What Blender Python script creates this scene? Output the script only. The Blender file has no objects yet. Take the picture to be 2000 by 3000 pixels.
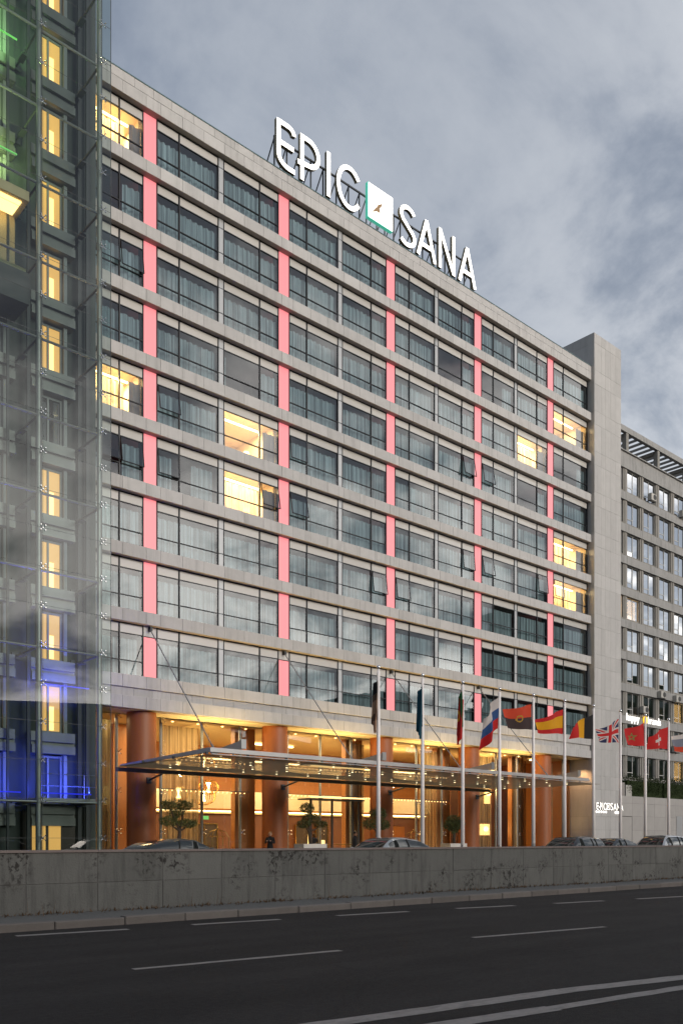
import bpy, bmesh, math, random
from mathutils import Vector, Matrix
R = math.radians
random.seed(7)
sc = bpy.context.scene
COL = sc.collection

# ------------------------------------------------------------------ camera
# axes: X along the hotel front, Y away from the viewer (across the street), Z up; road at z = 0
EYE = 1.6
cam = bpy.data.cameras.new('camera')
cam.sensor_fit = 'HORIZONTAL'; cam.sensor_width = 36.0
cam.lens = 36.0 * 2596 / 2000.0
cam.shift_y = (2463 - 1500) / 2000.0
cam.clip_start = 0.1; cam.clip_end = 6000
camo = bpy.data.objects.new('camera', cam); COL.objects.link(camo)
camo.location = (0, 0, EYE); camo.rotation_euler = (R(90), 0, -R(41.57))
sc.camera = camo

# ------------------------------------------------------------------ world
SUN_AZ = Vector((0.12, -0.99, 0)).normalized()
SUN_EL = R(13)
GLOW = Vector((0.55, -0.80, 0.22)).normalized()   # middle of the bright western sky
w = bpy.data.worlds.new('World'); sc.world = w; w.use_nodes = True
nt = w.node_tree; nt.nodes.clear()
def nd(t, **k):
    n = nt.nodes.new(t)
    for a, b in k.items(): setattr(n, a, b)
    return n
def ln(a, b): nt.links.new(a, b)
def mth(op, a, b=None, clamp=False):
    n = nd('ShaderNodeMath', operation=op); n.use_clamp = clamp
    for i, s in enumerate((a, b)):
        if s is None: continue
        if isinstance(s, (int, float)): n.inputs[i].default_value = s
        else: ln(s, n.inputs[i])
    return n.outputs[0]
tc = nd('ShaderNodeTexCoord'); sep = nd('ShaderNodeSeparateXYZ'); ln(tc.outputs['Generated'], sep.inputs[0])
zc = mth('ADD', mth('MAXIMUM', sep.outputs[2], 0.0), 0.42)
cmb = nd('ShaderNodeCombineXYZ'); ln(mth('DIVIDE', sep.outputs[0], zc), cmb.inputs[0]); ln(mth('DIVIDE', sep.outputs[1], zc), cmb.inputs[1])
mp = nd('ShaderNodeMapping'); mp.inputs['Location'].default_value = (15.7, 1.3, 6.1); ln(cmb.outputs[0], mp.inputs[0])
n1 = nd('ShaderNodeTexNoise'); n1.inputs['Scale'].default_value = 3.7; n1.inputs['Detail'].default_value = 9; n1.inputs['Roughness'].default_value = 0.60; n1.inputs['Distortion'].default_value = 0.35
n2 = nd('ShaderNodeTexNoise'); n2.inputs['Scale'].default_value = 1.05; n2.inputs['Detail'].default_value = 3; n2.inputs['Distortion'].default_value = 0.4
ln(mp.outputs[0], n1.inputs['Vector']); ln(mp.outputs[0], n2.inputs['Vector'])
cl = mth('ADD', mth('MULTIPLY', n1.outputs[0], 0.60), mth('MULTIPLY', n2.outputs[0], 0.40))
rp = nd('ShaderNodeValToRGB'); rp.color_ramp.elements[0].position = 0.38; rp.color_ramp.elements[1].position = 0.66
rp.color_ramp.elements[0].color = (0.150, 0.178, 0.232, 1); rp.color_ramp.elements[1].color = (0.375, 0.40, 0.44, 1)
e = rp.color_ramp.elements.new(0.50); e.color = (0.232, 0.262, 0.318, 1)
ln(cl, rp.inputs[0])
# cloud breaks lit by the low sun: brightest towards the west and near the horizon
vd = nd('ShaderNodeVectorMath', operation='DOT_PRODUCT'); ln(tc.outputs['Generated'], vd.inputs[0]); vd.inputs[1].default_value = GLOW
az = mth('POWER', mth('MULTIPLY', mth('ADD', vd.outputs['Value'], 1.0), 0.5, clamp=True), 4.0)
low = mth('POWER', 2.718, mth('MULTIPLY', mth('MAXIMUM', sep.outputs[2], 0.0), -3.0))
brk = nd('ShaderNodeMapRange'); brk.interpolation_type = 'SMOOTHSTEP'; brk.inputs[1].default_value = 0.45; brk.inputs[2].default_value = 0.58; ln(cl, brk.inputs[0])
gl_ = mth('MULTIPLY', mth('MULTIPLY', az, low), mth('ADD', 0.35, mth('MULTIPLY', brk.outputs[0], 5.6)))
gc = nd('ShaderNodeVectorMath', operation='SCALE'); gc.inputs[0].default_value = (1.0, 0.95, 0.87); ln(gl_, gc.inputs['Scale'])
ga = nd('ShaderNodeVectorMath', operation='ADD'); ln(rp.outputs[0], ga.inputs[0]); ln(gc.outputs[0], ga.inputs[1])
sky = nd('ShaderNodeTexSky', sky_type='NISHITA'); sky.sun_disc = False; sky.sun_elevation = SUN_EL
sky.sun_rotation = math.atan2(SUN_AZ.x, SUN_AZ.y)
sk = nd('ShaderNodeVectorMath', operation='SCALE'); ln(sky.outputs[0], sk.inputs[0]); sk.inputs['Scale'].default_value = 0.09
mx = nd('ShaderNodeMixRGB'); mx.inputs[0].default_value = 0.80; ln(sk.outputs[0], mx.inputs[1]); ln(ga.outputs[0], mx.inputs[2])
bg = nd('ShaderNodeBackground'); ln(mx.outputs[0], bg.inputs[0]); bg.inputs[1].default_value = 1.0
out = nd('ShaderNodeOutputWorld'); ln(bg.outputs[0], out.inputs[0])

sun = bpy.data.lights.new('sun', 'SUN'); sun.energy = 1.35; sun.angle = R(22); sun.color = (1, 0.9, 0.8)
suno = bpy.data.objects.new('sun', sun); COL.objects.link(suno)
sd = Vector((SUN_AZ.x * math.cos(SUN_EL), SUN_AZ.y * math.cos(SUN_EL), math.sin(SUN_EL)))
suno.rotation_euler = sd.to_track_quat('Z', 'Y').to_euler(); suno.location = (0, -40, 60)

vs = sc.view_settings
sc.display_settings.display_device = 'sRGB'
vs.view_transform = 'Standard'; vs.look = 'None'; vs.exposure = 0.5; vs.gamma = 1.0; vs.use_curve_mapping = False
cy = sc.cycles
cy.use_denoising = True; cy.max_bounces = 7; cy.diffuse_bounces = 3; cy.glossy_bounces = 3; cy.transmission_bounces = 4
cy.transparent_max_bounces = 16; cy.caustics_reflective = False; cy.caustics_refractive = False
cy.sample_clamp_indirect = 6.0

# ------------------------------------------------------------------ materials
M = {}
def newmat(name):
    m = bpy.data.materials.new(name); m.use_nodes = True
    M[name] = m
    return m, m.node_tree, m.node_tree.nodes['Principled BSDF']
def mat(name, col, rough=0.7, metal=0.0, var=0.12, scale=3.0, rnd=0.0, bump=0.0, bscale=40.0, streak=0.0, spec=0.5, streak_scale=(3.0, 3.0, 0.25)):
    m, t, p = newmat(name)
    N = t.nodes.new; L = t.links.new
    p.inputs['Roughness'].default_value = rough; p.inputs['Metallic'].default_value = metal
    p.inputs['Specular IOR Level'].default_value = spec
    geo = N('ShaderNodeNewGeometry')
    no = N('ShaderNodeTexNoise'); no.inputs['Scale'].default_value = scale; no.inputs['Detail'].default_value = 6; no.inputs['Roughness'].default_value = 0.65
    L(geo.outputs['Position'], no.inputs['Vector'])
    def mm(op, a, b):
        n = N('ShaderNodeMath'); n.operation = op
        for i, s in enumerate((a, b)):
            if isinstance(s, (int, float)): n.inputs[i].default_value = s
            else: L(s, n.inputs[i])
        return n.outputs[0]
    f = mm('ADD', 1.0 - var, mm('MULTIPLY', no.outputs[0], 2 * var))
    if rnd:
        oi = N('ShaderNodeObjectInfo')
        f = mm('MULTIPLY', f, mm('ADD', 1.0 - rnd, mm('MULTIPLY', oi.outputs['Random'], 2 * rnd)))
    if streak:
        mp = N('ShaderNodeMapping'); mp.inputs['Scale'].default_value = streak_scale; L(geo.outputs['Position'], mp.inputs[0])
        s2 = N('ShaderNodeTexNoise'); s2.inputs['Scale'].default_value = 1.0; s2.inputs['Detail'].default_value = 5; s2.inputs['Roughness'].default_value = 0.7
        L(mp.outputs[0], s2.inputs['Vector'])
        cr = N('ShaderNodeValToRGB'); cr.color_ramp.elements[0].position = 0.5; cr.color_ramp.elements[1].position = 0.72
        L(s2.outputs[0], cr.inputs[0])
        f = mm('MULTIPLY', f, mm('SUBTRACT', 1.0, mm('MULTIPLY', cr.outputs[0], streak)))
    sc_ = N('ShaderNodeVectorMath'); sc_.operation = 'SCALE'; sc_.inputs[0].default_value = col; L(f, sc_.inputs['Scale'])
    L(sc_.outputs[0], p.inputs['Base Color'])
    if bump:
        b = N('ShaderNodeBump'); b.inputs['Strength'].default_value = bump; b.inputs['Distance'].default_value = 0.02
        n3 = N('ShaderNodeTexNoise'); n3.inputs['Scale'].default_value = bscale; n3.inputs['Detail'].default_value = 4
        L(geo.outputs['Position'], n3.inputs['Vector']); L(n3.outputs[0], b.inputs['Height']); L(b.outputs[0], p.inputs['Normal'])
    return m
def emat(name, col, strength, base=None):
    m, t, p = newmat(name)
    p.inputs['Base Color'].default_value = (*(base or col), 1)
    p.inputs['Emission Color'].default_value = (*col, 1); p.inputs['Emission Strength'].default_value = strength
    p.inputs['Roughness'].default_value = 0.3
    return m
def glassmat(name, tint, floor=0.03, ior=1.6, rough=0.0, gcol=(1, 1, 1)):
    # thin pane: see-through plus a mirror share that grows at grazing angles
    m = bpy.data.materials.new(name); m.use_nodes = True; M[name] = m
    t = m.node_tree; t.nodes.clear(); N = t.nodes.new; L = t.links.new
    fr = N('ShaderNodeFresnel'); fr.inputs[0].default_value = ior
    mr = N('ShaderNodeMath'); mr.operation = 'MULTIPLY_ADD'; L(fr.outputs[0], mr.inputs[0]); mr.inputs[1].default_value = 1 - floor; mr.inputs[2].default_value = floor
    tr = N('ShaderNodeBsdfTransparent'); tr.inputs[0].default_value = (*tint, 1)
    gl = N('ShaderNodeBsdfGlossy'); gl.inputs['Color'].default_value = (*gcol, 1); gl.inputs['Roughness'].default_value = rough
    mix = N('ShaderNodeMixShader'); L(mr.outputs[0], mix.inputs[0]); L(tr.outputs[0], mix.inputs[1]); L(gl.outputs[0], mix.inputs[2])
    o = N('ShaderNodeOutputMaterial'); L(mix.outputs[0], o.inputs[0])
    return m
def sheer(name, col, alpha=0.35, trans=0.5):
    m = bpy.data.materials.new(name); m.use_nodes = True; M[name] = m
    t = m.node_tree; t.nodes.clear(); N = t.nodes.new; L = t.links.new
    geo = N('ShaderNodeNewGeometry'); mp = N('ShaderNodeMapping'); mp.inputs['Scale'].default_value = (9, 9, 0.15); L(geo.outputs['Position'], mp.inputs[0])
    no = N('ShaderNodeTexNoise'); no.inputs['Scale'].default_value = 1.0; no.inputs['Detail'].default_value = 3; L(mp.outputs[0], no.inputs['Vector'])
    mr = N('ShaderNodeMapRange'); mr.inputs[1].default_value = 0.32; mr.inputs[2].default_value = 0.68; mr.inputs[3].default_value = 0.45; mr.inputs[4].default_value = 1.5; L(no.outputs[0], mr.inputs[0])  # upright noise bands paint the light and shade of folds into the cloth colour
    s = N('ShaderNodeVectorMath'); s.operation = 'SCALE'; s.inputs[0].default_value = col; L(mr.outputs[0], s.inputs['Scale'])
    d = N('ShaderNodeBsdfDiffuse'); L(s.outputs[0], d.inputs[0])
    tl = N('ShaderNodeBsdfTranslucent'); L(s.outputs[0], tl.inputs[0])
    m1 = N('ShaderNodeMixShader'); m1.inputs[0].default_value = trans; L(d.outputs[0], m1.inputs[1]); L(tl.outputs[0], m1.inputs[2])
    tp = N('ShaderNodeBsdfTransparent')
    m2 = N('ShaderNodeMixShader'); m2.inputs[0].default_value = alpha; L(m1.outputs[0], m2.inputs[1]); L(tp.outputs[0], m2.inputs[2])
    o = N('ShaderNodeOutputMaterial'); L(m2.outputs[0], o.inputs[0])
    return m

mat('stone', (0.44, 0.43, 0.42), 0.75, var=0.12, scale=2.2, rnd=0.07, bump=0.25, bscale=30, streak=0.2)
mat('stone_core', (0.36, 0.32, 0.285), 0.8, var=0.1, scale=2)
mat('tower_stone', (0.42, 0.412, 0.402), 0.7, var=0.12, scale=1.6, rnd=0.07, bump=0.2, bscale=30, streak=0.12)
mat('joint', (0.10, 0.095, 0.09), 0.9)
mat('roofing', (0.14, 0.14, 0.14), 0.9)
mat('coping', (0.10, 0.16, 0.17), 0.4, 0.6)
mat('frame', (0.016, 0.016, 0.019), 0.35, 0.3, var=0.05)
mat('spandrel', (0.50, 0.485, 0.46), 0.12, var=0.04, scale=1, rnd=0.05)
mat('strip', (0.42, 0.43, 0.44), 0.3, 0.2, var=0.05)
emat('pink_light', (1.0, 0.245, 0.27), 0.68, (0.25, 0.10, 0.10))
glassmat('hotel_glass', (0.90, 0.94, 0.95), 0.045, 1.75)
sheer('curtain_grey', (0.27, 0.365, 0.40), 0.02, 0.2)
sheer('curtain_cream', (0.75, 0.62, 0.42), 0.15, 0.6)
mat('drape', (0.23, 0.21, 0.20), 0.9)
mat('room_dark', (0.06, 0.065, 0.075), 0.9)
mat('room_wall', (0.70, 0.56, 0.37), 0.8)
emat('cove', (1.0, 0.72, 0.32), 8)
emat('bulb', (1.0, 0.62, 0.22), 14)
emat('canopy_lamp', (1.0, 0.86, 0.5), 2.2)
emat('bulb_soft', (1.0, 0.58, 0.20), 5)
emat('letter_face', (1.0, 0.96, 0.89), 1.7)
mat('letter_side', (0.25, 0.21, 0.13), 0.4, 0.4)
emat('panel_edge', (0.10, 0.6, 0.42), 0.4)
mat('bird', (0.32, 0.20, 0.10), 0.6)
mat('steel_dark', (0.05, 0.055, 0.06), 0.5, 0.5)
mat('steel_grey', (0.30, 0.31, 0.32), 0.38, 0.6, var=0.08)
mat('steel_light', (0.40, 0.41, 0.41), 0.4, 0.4, var=0.08)
mat('chrome', (0.75, 0.75, 0.75), 0.12, 1.0, var=0.02)
mat('brass', (0.75, 0.50, 0.18), 0.22, 1.0, var=0.05)
mat('canopy_beam', (0.50, 0.49, 0.48), 0.45, 0.3, var=0.1)
mat('canopy_dark', (0.10, 0.095, 0.085), 0.55, 0.2)
glassmat('canopy_glass', (0.42, 0.37, 0.27), 0.10, 1.6)
def fritted(name, col, share):
    m = M[name]; t = m.node_tree; o = next(n for n in t.nodes if n.type == 'OUTPUT_MATERIAL'); src = o.inputs[0].links[0].from_socket
    d = t.nodes.new('ShaderNodeBsdfTranslucent'); d.inputs[0].default_value = (*col, 1); x = t.nodes.new('ShaderNodeMixShader'); x.inputs[0].default_value = share
    t.links.new(src, x.inputs[1]); t.links.new(d.outputs[0], x.inputs[2]); t.links.new(x.outputs[0], o.inputs[0])
fritted('canopy_glass', (0.56, 0.50, 0.40), .55)
mat('column', (0.28, 0.085, 0.022), 0.5, var=0.1, scale=5)
mat('soffit', (0.62, 0.56, 0.42), 0.8, var=0.06)
mat('wood', (0.40, 0.155, 0.04), 0.45, var=0.15, scale=4, streak=0.2, streak_scale=(9, 9, 0.3))
mat('lobby_cream', (0.72, 0.58, 0.36), 0.7)
mat('lobby_floor', (0.38, 0.28, 0.18), 0.25)
mat('lobby_dark', (0.05, 0.035, 0.025), 0.4)
mat('brown_wall', (0.14, 0.05, 0.02), 0.6)
glassmat('lobby_glass', (0.93, 0.94, 0.92), 0.02, 1.5)
sheer('lobby_curtain', (0.36, 0.27, 0.16), 0.25, 0.5)
glassmat('screen_glass', (0.60, 0.68, 0.66), 0.02, 1.5)
mat('lift_wall', (0.055, 0.068, 0.064), 0.7, var=0.1, scale=2)
mat('apron', (0.17, 0.175, 0.17), 0.38, 0.5, var=0.12, scale=3)
emat('warm_window', (1.0, 0.52, 0.14), 0.5)
emat('warm_window_hot', (1.0, 0.66, 0.24), 1.7)
emat('led_blue', (0.02, 0.03, 1.0), 0.6)
emat('led_green', (0.25, 0.8, 0.2), 0.5)
mat('white_frame', (0.27, 0.285, 0.29), 0.4)
mat('concrete', (0.108, 0.108, 0.101), 0.85, var=0.22, scale=1.6, rnd=0.10, bump=0.5, bscale=25, streak=0.4, streak_scale=(5, 5, .5))
mat('cap', (0.16, 0.13, 0.12), 0.8, var=0.3, scale=6)
mat('kerb', (0.13, 0.115, 0.105), 0.85, var=0.25, scale=3, rnd=0.12, bump=0.4)
mat('pavement', (0.10, 0.10, 0.095), 0.9, var=0.4, scale=9, bump=0.6)
mat('paint', (0.215, 0.20, 0.19), 0.75, var=0.42, scale=11, streak=.45, streak_scale=(2.2, 7, 1))
mat('weed', (0.095, 0.058, 0.032), 0.95, var=0.4, scale=20)
mat('plaza', (0.16, 0.15, 0.14), 0.8)
mat('ground', (0.07, 0.07, 0.065), 0.95)
mat('added_hill', (0.025, 0.035, 0.018), 0.95, var=0.4, scale=0.2)
mat('office', (0.29, 0.288, 0.282), 0.85, var=0.2, scale=1.2, bump=0.4, bscale=12, streak=0.4)
mat('office_pier', (0.25, 0.24, 0.22), 0.85, var=0.2, scale=1.5, streak=0.3)
mat('office_sill', (0.26, 0.245, 0.22), 0.85, var=0.5, scale=3, streak=0.85, streak_scale=(6, 6, 1.2))
mat('office_frame', (0.50, 0.50, 0.48), 0.5)
glassmat('office_glass', (0.4, 0.42, 0.42), 0.85, 1.8)
mat('office_room', (0.10, 0.09, 0.075), 0.9)
mat('blind', (0.34, 0.33, 0.29), 0.8)
mat('ac_body', (0.42, 0.41, 0.38), 0.6)
mat('ac_dark', (0.03, 0.03, 0.03), 0.6)
emat('sign_white', (1, 0.98, 0.94), 0.9)
emat('small_letter', (1, 0.97, 0.9), 1.2)
emat('sign_yellow', (1, 0.52, 0.01), 1.0)
mat('podium', (0.36, 0.345, 0.33), 0.8, var=0.12, scale=1.5, rnd=0.06)
mat('podium_dark', (0.27, 0.25, 0.235), 0.8, var=0.15)
mat('shutter', (0.30, 0.295, 0.285), 0.6)
mat('leaf', (0.062, 0.085, 0.022), 0.6, var=0.5, scale=9, rnd=0.2)
mat('leaf_hedge', (0.024, 0.038, 0.011), 0.8, var=0.6, scale=5, spec=.2)
mat('bark', (0.055, 0.04, 0.028), 0.9, var=0.3, scale=20)
mat('planter', (0.62, 0.60, 0.57), 0.6)
mat('pole', (0.88, 0.83, 0.80), 0.5, var=0.05)
mat('tyre', (0.012, 0.012, 0.012), 0.8)
mat('car_glass', (0.012, 0.016, 0.016), 0.04, spec=0.9)
mat('lamp_glass', (0.55, 0.55, 0.55), 0.1)
mat('tail_red', (0.35, 0.01, 0.01), 0.2)
def paint(name, col):
    m, t, p = newmat(name); p.inputs['Base Color'].default_value = (*col, 1); p.inputs['Metallic'].default_value = 0.45
    p.inputs['Roughness'].default_value = 0.32; p.inputs['Coat Weight'].default_value = 1.0; p.inputs['Coat Roughness'].default_value = 0.03
    return m
paint('car_silver', (0.34, 0.36, 0.37)); paint('car_black', (0.012, 0.012, 0.014)); paint('car_navy', (0.02, 0.025, 0.03)); paint('car_pale', (0.45, 0.46, 0.47)); paint('car_green', (0.03, 0.034, 0.03))
mat('skin', (0.42, 0.24, 0.16), 0.6); mat('hair', (0.16, 0.09, 0.035), 0.7); mat('black_cloth', (0.010, 0.010, 0.012), 0.9); mat('grey_cloth', (0.05, 0.05, 0.055), 0.9)
def asphalt():
    m, t, p = newmat('asphalt'); N = t.nodes.new; L = t.links.new
    p.inputs['Roughness'].default_value = 0.9; p.inputs['Specular IOR Level'].default_value = 0.25
    geo = N('ShaderNodeNewGeometry')
    def noise(scale, det, rough=.6, stretch=None):
        n = N('ShaderNodeTexNoise'); n.inputs['Scale'].default_value = scale; n.inputs['Detail'].default_value = det; n.inputs['Roughness'].default_value = rough
        if stretch:
            mp = N('ShaderNodeMapping'); mp.inputs['Scale'].default_value = stretch; mp.inputs['Rotation'].default_value = (0, 0, R(6.5)); L(geo.outputs['Position'], mp.inputs[0]); L(mp.outputs[0], n.inputs['Vector'])
        else: L(geo.outputs['Position'], n.inputs['Vector'])
        return n.outputs[0]
    def mm(op, a, b):
        n = N('ShaderNodeMath'); n.operation = op
        for i, q in enumerate((a, b)):
            if isinstance(q, (int, float)): n.inputs[i].default_value = q
            else: L(q, n.inputs[i])
        return n.outputs[0]
    grit = noise(70, 2); clump = noise(13, 4, .75); blot = noise(0.7, 6, .65); lane = noise(1.0, 4, .6, (.06, 1.1, 1))
    f = mm('ADD', mm('ADD', mm('MULTIPLY', grit, .30), mm('MULTIPLY', clump, .30)), mm('ADD', mm('MULTIPLY', blot, .18), mm('MULTIPLY', lane, .22)))
    r = N('ShaderNodeValToRGB'); r.color_ramp.elements[0].position = 0.38; r.color_ramp.elements[1].position = 0.62
    r.color_ramp.elements[0].color = (0.0035, 0.0032, 0.0032, 1); r.color_ramp.elements[1].color = (0.031, 0.0282, 0.0275, 1)
    L(f, r.inputs[0])
    vo = N('ShaderNodeTexVoronoi'); vo.feature = 'DISTANCE_TO_EDGE'; vo.inputs['Scale'].default_value = .22; w2 = N('ShaderNodeVectorMath'); w2.operation = 'ADD'
    nz = N('ShaderNodeTexNoise'); nz.inputs['Scale'].default_value = 1.3; nz.inputs['Detail'].default_value = 6; L(geo.outputs['Position'], nz.inputs['Vector']); L(geo.outputs['Position'], w2.inputs[0]); L(nz.outputs['Color'], w2.inputs[1]); L(w2.outputs[0], vo.inputs['Vector'])
    cr = N('ShaderNodeMapRange'); cr.inputs[1].default_value = .0; cr.inputs[2].default_value = .006; cr.inputs[3].default_value = .45; cr.inputs[4].default_value = 0; L(vo.outputs['Distance'], cr.inputs[0])
    mx_ = N('ShaderNodeMixRGB'); L(cr.outputs[0], mx_.inputs[0]); L(r.outputs[0], mx_.inputs[1]); mx_.inputs[2].default_value = (.004, .004, .004, 1)
    L(mx_.outputs[0], p.inputs['Base Color'])
    bp = N('ShaderNodeBump'); bp.inputs['Strength'].default_value = 0.7; bp.inputs['Distance'].default_value = 0.012; L(mm('ADD', grit, clump), bp.inputs['Height']); L(bp.outputs[0], p.inputs['Normal'])
asphalt()
def concrete_marks():
    # black lichen and peeling-paint marks on the street wall
    m = M['concrete']; t = m.node_tree; N = t.nodes.new; L = t.links.new; p = t.nodes['Principled BSDF']
    src = p.inputs['Base Color'].links[0].from_socket
    geo = N('ShaderNodeNewGeometry')
    a = N('ShaderNodeTexNoise'); a.inputs['Scale'].default_value = 1.1; a.inputs['Detail'].default_value = 3; L(geo.outputs['Position'], a.inputs['Vector'])
    b = N('ShaderNodeTexNoise'); b.inputs['Scale'].default_value = 9; b.inputs['Detail'].default_value = 6; b.inputs['Roughness'].default_value = 0.7; b.inputs['Distortion'].default_value = 0.6; L(geo.outputs['Position'], b.inputs['Vector'])
    ra = N('ShaderNodeMapRange'); ra.inputs[1].default_value = 0.50; ra.inputs[2].default_value = 0.62; L(a.outputs[0], ra.inputs[0])
    rb = N('ShaderNodeMapRange'); rb.inputs[1].default_value = 0.51; rb.inputs[2].default_value = 0.57; L(b.outputs[0], rb.inputs[0])
    mu = N('ShaderNodeMath'); mu.operation = 'MULTIPLY'; L(ra.outputs[0], mu.inputs[0]); L(rb.outputs[0], mu.inputs[1])
    c = N('ShaderNodeTexVoronoi'); c.inputs['Scale'].default_value = 26; L(geo.outputs['Position'], c.inputs['Vector'])
    rc = N('ShaderNodeMapRange'); rc.inputs[1].default_value = 0.16; rc.inputs[2].default_value = 0.10; L(c.outputs['Distance'], rc.inputs[0])
    m3 = N('ShaderNodeMath'); m3.operation = 'MULTIPLY'; L(rc.outputs[0], m3.inputs[0]); m3.inputs[1].default_value = 0.6
    mxx = N('ShaderNodeMath'); mxx.operation = 'MAXIMUM'; L(mu.outputs[0], mxx.inputs[0]); L(m3.outputs[0], mxx.inputs[1])
    mixc = N('ShaderNodeMixRGB'); L(mxx.outputs[0], mixc.inputs[0]); L(src, mixc.inputs[1]); mixc.inputs[2].default_value = (0.018, 0.016, 0.014, 1)
    L(mixc.outputs[0], p.inputs['Base Color'])
concrete_marks()

# ------------------------------------------------------------------ mesh helpers
WL = {}
class MB:
    def __init__(s): s.v = []; s.f = []; s.m = []; s.smooth = False
    def add(s, vs, fs, mi=0):
        o = len(s.v); s.v += [tuple(q) for q in vs]; s.f += [tuple(i + o for i in f) for f in fs]; s.m += [mi] * len(fs)
        return s
    def box(s, x0, x1, y0, y1, z0, z1, mi=0):
        return s.add([(x0, y0, z0), (x1, y0, z0), (x1, y1, z0), (x0, y1, z0), (x0, y0, z1), (x1, y0, z1), (x1, y1, z1), (x0, y1, z1)],
                     [(0, 3, 2, 1), (4, 5, 6, 7), (0, 1, 5, 4), (1, 2, 6, 5), (2, 3, 7, 6), (3, 0, 4, 7)], mi)
    def bbox(s, x0, x1, y0, y1, z0, z1, b=0.01, mi=0):
        # box with its four front (low-y) edges chamfered
        vs = [(x0, y0 + b, z0), (x1, y0 + b, z0), (x1, y1, z0), (x0, y1, z0), (x0, y0 + b, z1), (x1, y0 + b, z1), (x1, y1, z1), (x0, y1, z1),
              (x0 + b, y0, z0 + b), (x1 - b, y0, z0 + b), (x1 - b, y0, z1 - b), (x0 + b, y0, z1 - b)]
        return s.add(vs, [(0, 3, 2, 1), (4, 5, 6, 7), (1, 2, 6, 5), (2, 3, 7, 6), (3, 0, 4, 7), (8, 9, 10, 11), (0, 1, 9, 8), (1, 5, 10, 9), (5, 4, 11, 10), (4, 0, 8, 11)], mi)
    def cyl(s, p0, p1, r0, r1=None, n=10, mi=0, caps=True):
        p0 = Vector(p0); p1 = Vector(p1); r1 = r0 if r1 is None else r1
        d = (p1 - p0).normalized(); a = d.orthogonal().normalized(); b = d.cross(a)
        vs = []
        for p, r in ((p0, r0), (p1, r1)):
            for i in range(n):
                t = 2 * math.pi * i / n; vs.append(p + a * (r * math.cos(t)) + b * (r * math.sin(t)))
        fs = [(i, (i + 1) % n, n + (i + 1) % n, n + i) for i in range(n)]
        if caps: fs += [tuple(range(n - 1, -1, -1)), tuple(range(n, 2 * n))]
        return s.add(vs, fs, mi)
    def tube(s, pts, r, n=6, mi=0):
        for a, b in zip(pts, pts[1:]): s.cyl(a, b, r, n=n, mi=mi)
        return s
    def prism(s, poly, y0, y1, mi=0, side_mi=None):
        n = len(poly); vs = [(x, y0, z) for x, z in poly] + [(x, y1, z) for x, z in poly]
        s.add(vs, [tuple(range(n)), tuple(range(2 * n - 1, n - 1, -1))], mi)
        o = len(s.v) - 2 * n
        s.f += [(o + i, o + n + i, o + n + (i + 1) % n, o + (i + 1) % n) for i in range(n)]; s.m += [mi if side_mi is None else side_mi] * n
        return s
    def lathe(s, c, prof, n=16, mi=0):
        vs = []
        for r, z in prof:
            for i in range(n):
                t = 2 * math.pi * i / n; vs.append((c[0] + r * math.cos(t), c[1] + r * math.sin(t), c[2] + z))
        fs = [(j * n + i, j * n + (i + 1) % n, (j + 1) * n + (i + 1) % n, (j + 1) * n + i) for j in range(len(prof) - 1) for i in range(n)]
        return s.add(vs, fs, mi)
    def sphere(s, c, r, n=10, mi=0, sx=1, sz=1):
        k = n // 2
        prof = [(max(1e-4, r * math.sin(math.pi * j / k)) * sx, -r * sz * math.cos(math.pi * j / k)) for j in range(k + 1)]
        return s.lathe(c, prof, n, mi)
    def mesh(s, name, mats):
        me = bpy.data.meshes.new(name); me.from_pydata(s.v, [], s.f)
        for m in (mats if isinstance(mats, (list, tuple)) else [mats]): me.materials.append(M[m])
        me.polygons.foreach_set('material_index', s.m)
        if s.smooth: me.polygons.foreach_set('use_smooth', [True] * len(s.f))
        me.update()
        return me
    def build(s, name, mats, parent=None, loc=None, **k):
        return place(name, s.mesh(name, mats), parent, loc, **k)
def link(o, parent=None, loc=None):
    """loc in world axes; parents are never turned in this mode"""
    COL.objects.link(o)
    W = Vector(loc) if loc is not None else Vector((0, 0, 0))
    if parent is not None:
        o.parent = parent; o.location = W - WL[parent.as_pointer()]
    else: o.location = W
    WL[o.as_pointer()] = W
    return o
def tag(o, label=None, cat=None, group=None, kind=None):
    if label: o['label'] = label
    if cat: o['category'] = cat
    if group: o['group'] = group
    if kind: o['kind'] = kind
    return o
def place(name, me, parent=None, loc=None, rot=None, label=None, cat=None, group=None, kind=None):
    o = bpy.data.objects.new(name, me); link(o, parent, loc)
    if rot: o.rotation_euler = rot
    return tag(o, label, cat, group, kind)
def thing(name, loc, label, cat, group=None):
    o = bpy.data.objects.new(name, None); o.empty_display_size = 0.2; link(o, None, loc)
    return tag(o, label, cat, group)
CACHE = {}
def cached(key, fn):
    if key not in CACHE: CACHE[key] = fn()
    return CACHE[key]
def boxmesh(wd, dp, ht, m, name='piece', bev=None):
    key = ('box', round(wd, 3), round(dp, 3), round(ht, 3), m, bev)
    def f():
        b = MB()
        (b.bbox(0, wd, 0, dp, 0, ht, bev) if bev else b.box(0, wd, 0, dp, 0, ht))
        return b.mesh(name, m)
    return cached(key, f)
def pbox(name, x0, x1, y0, y1, z0, z1, m, parent=None, bev=None, **k):
    return place(name, boxmesh(x1 - x0, y1 - y0, z1 - z0, m, name, bev), parent, (x0, y0, z0), **k)

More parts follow.
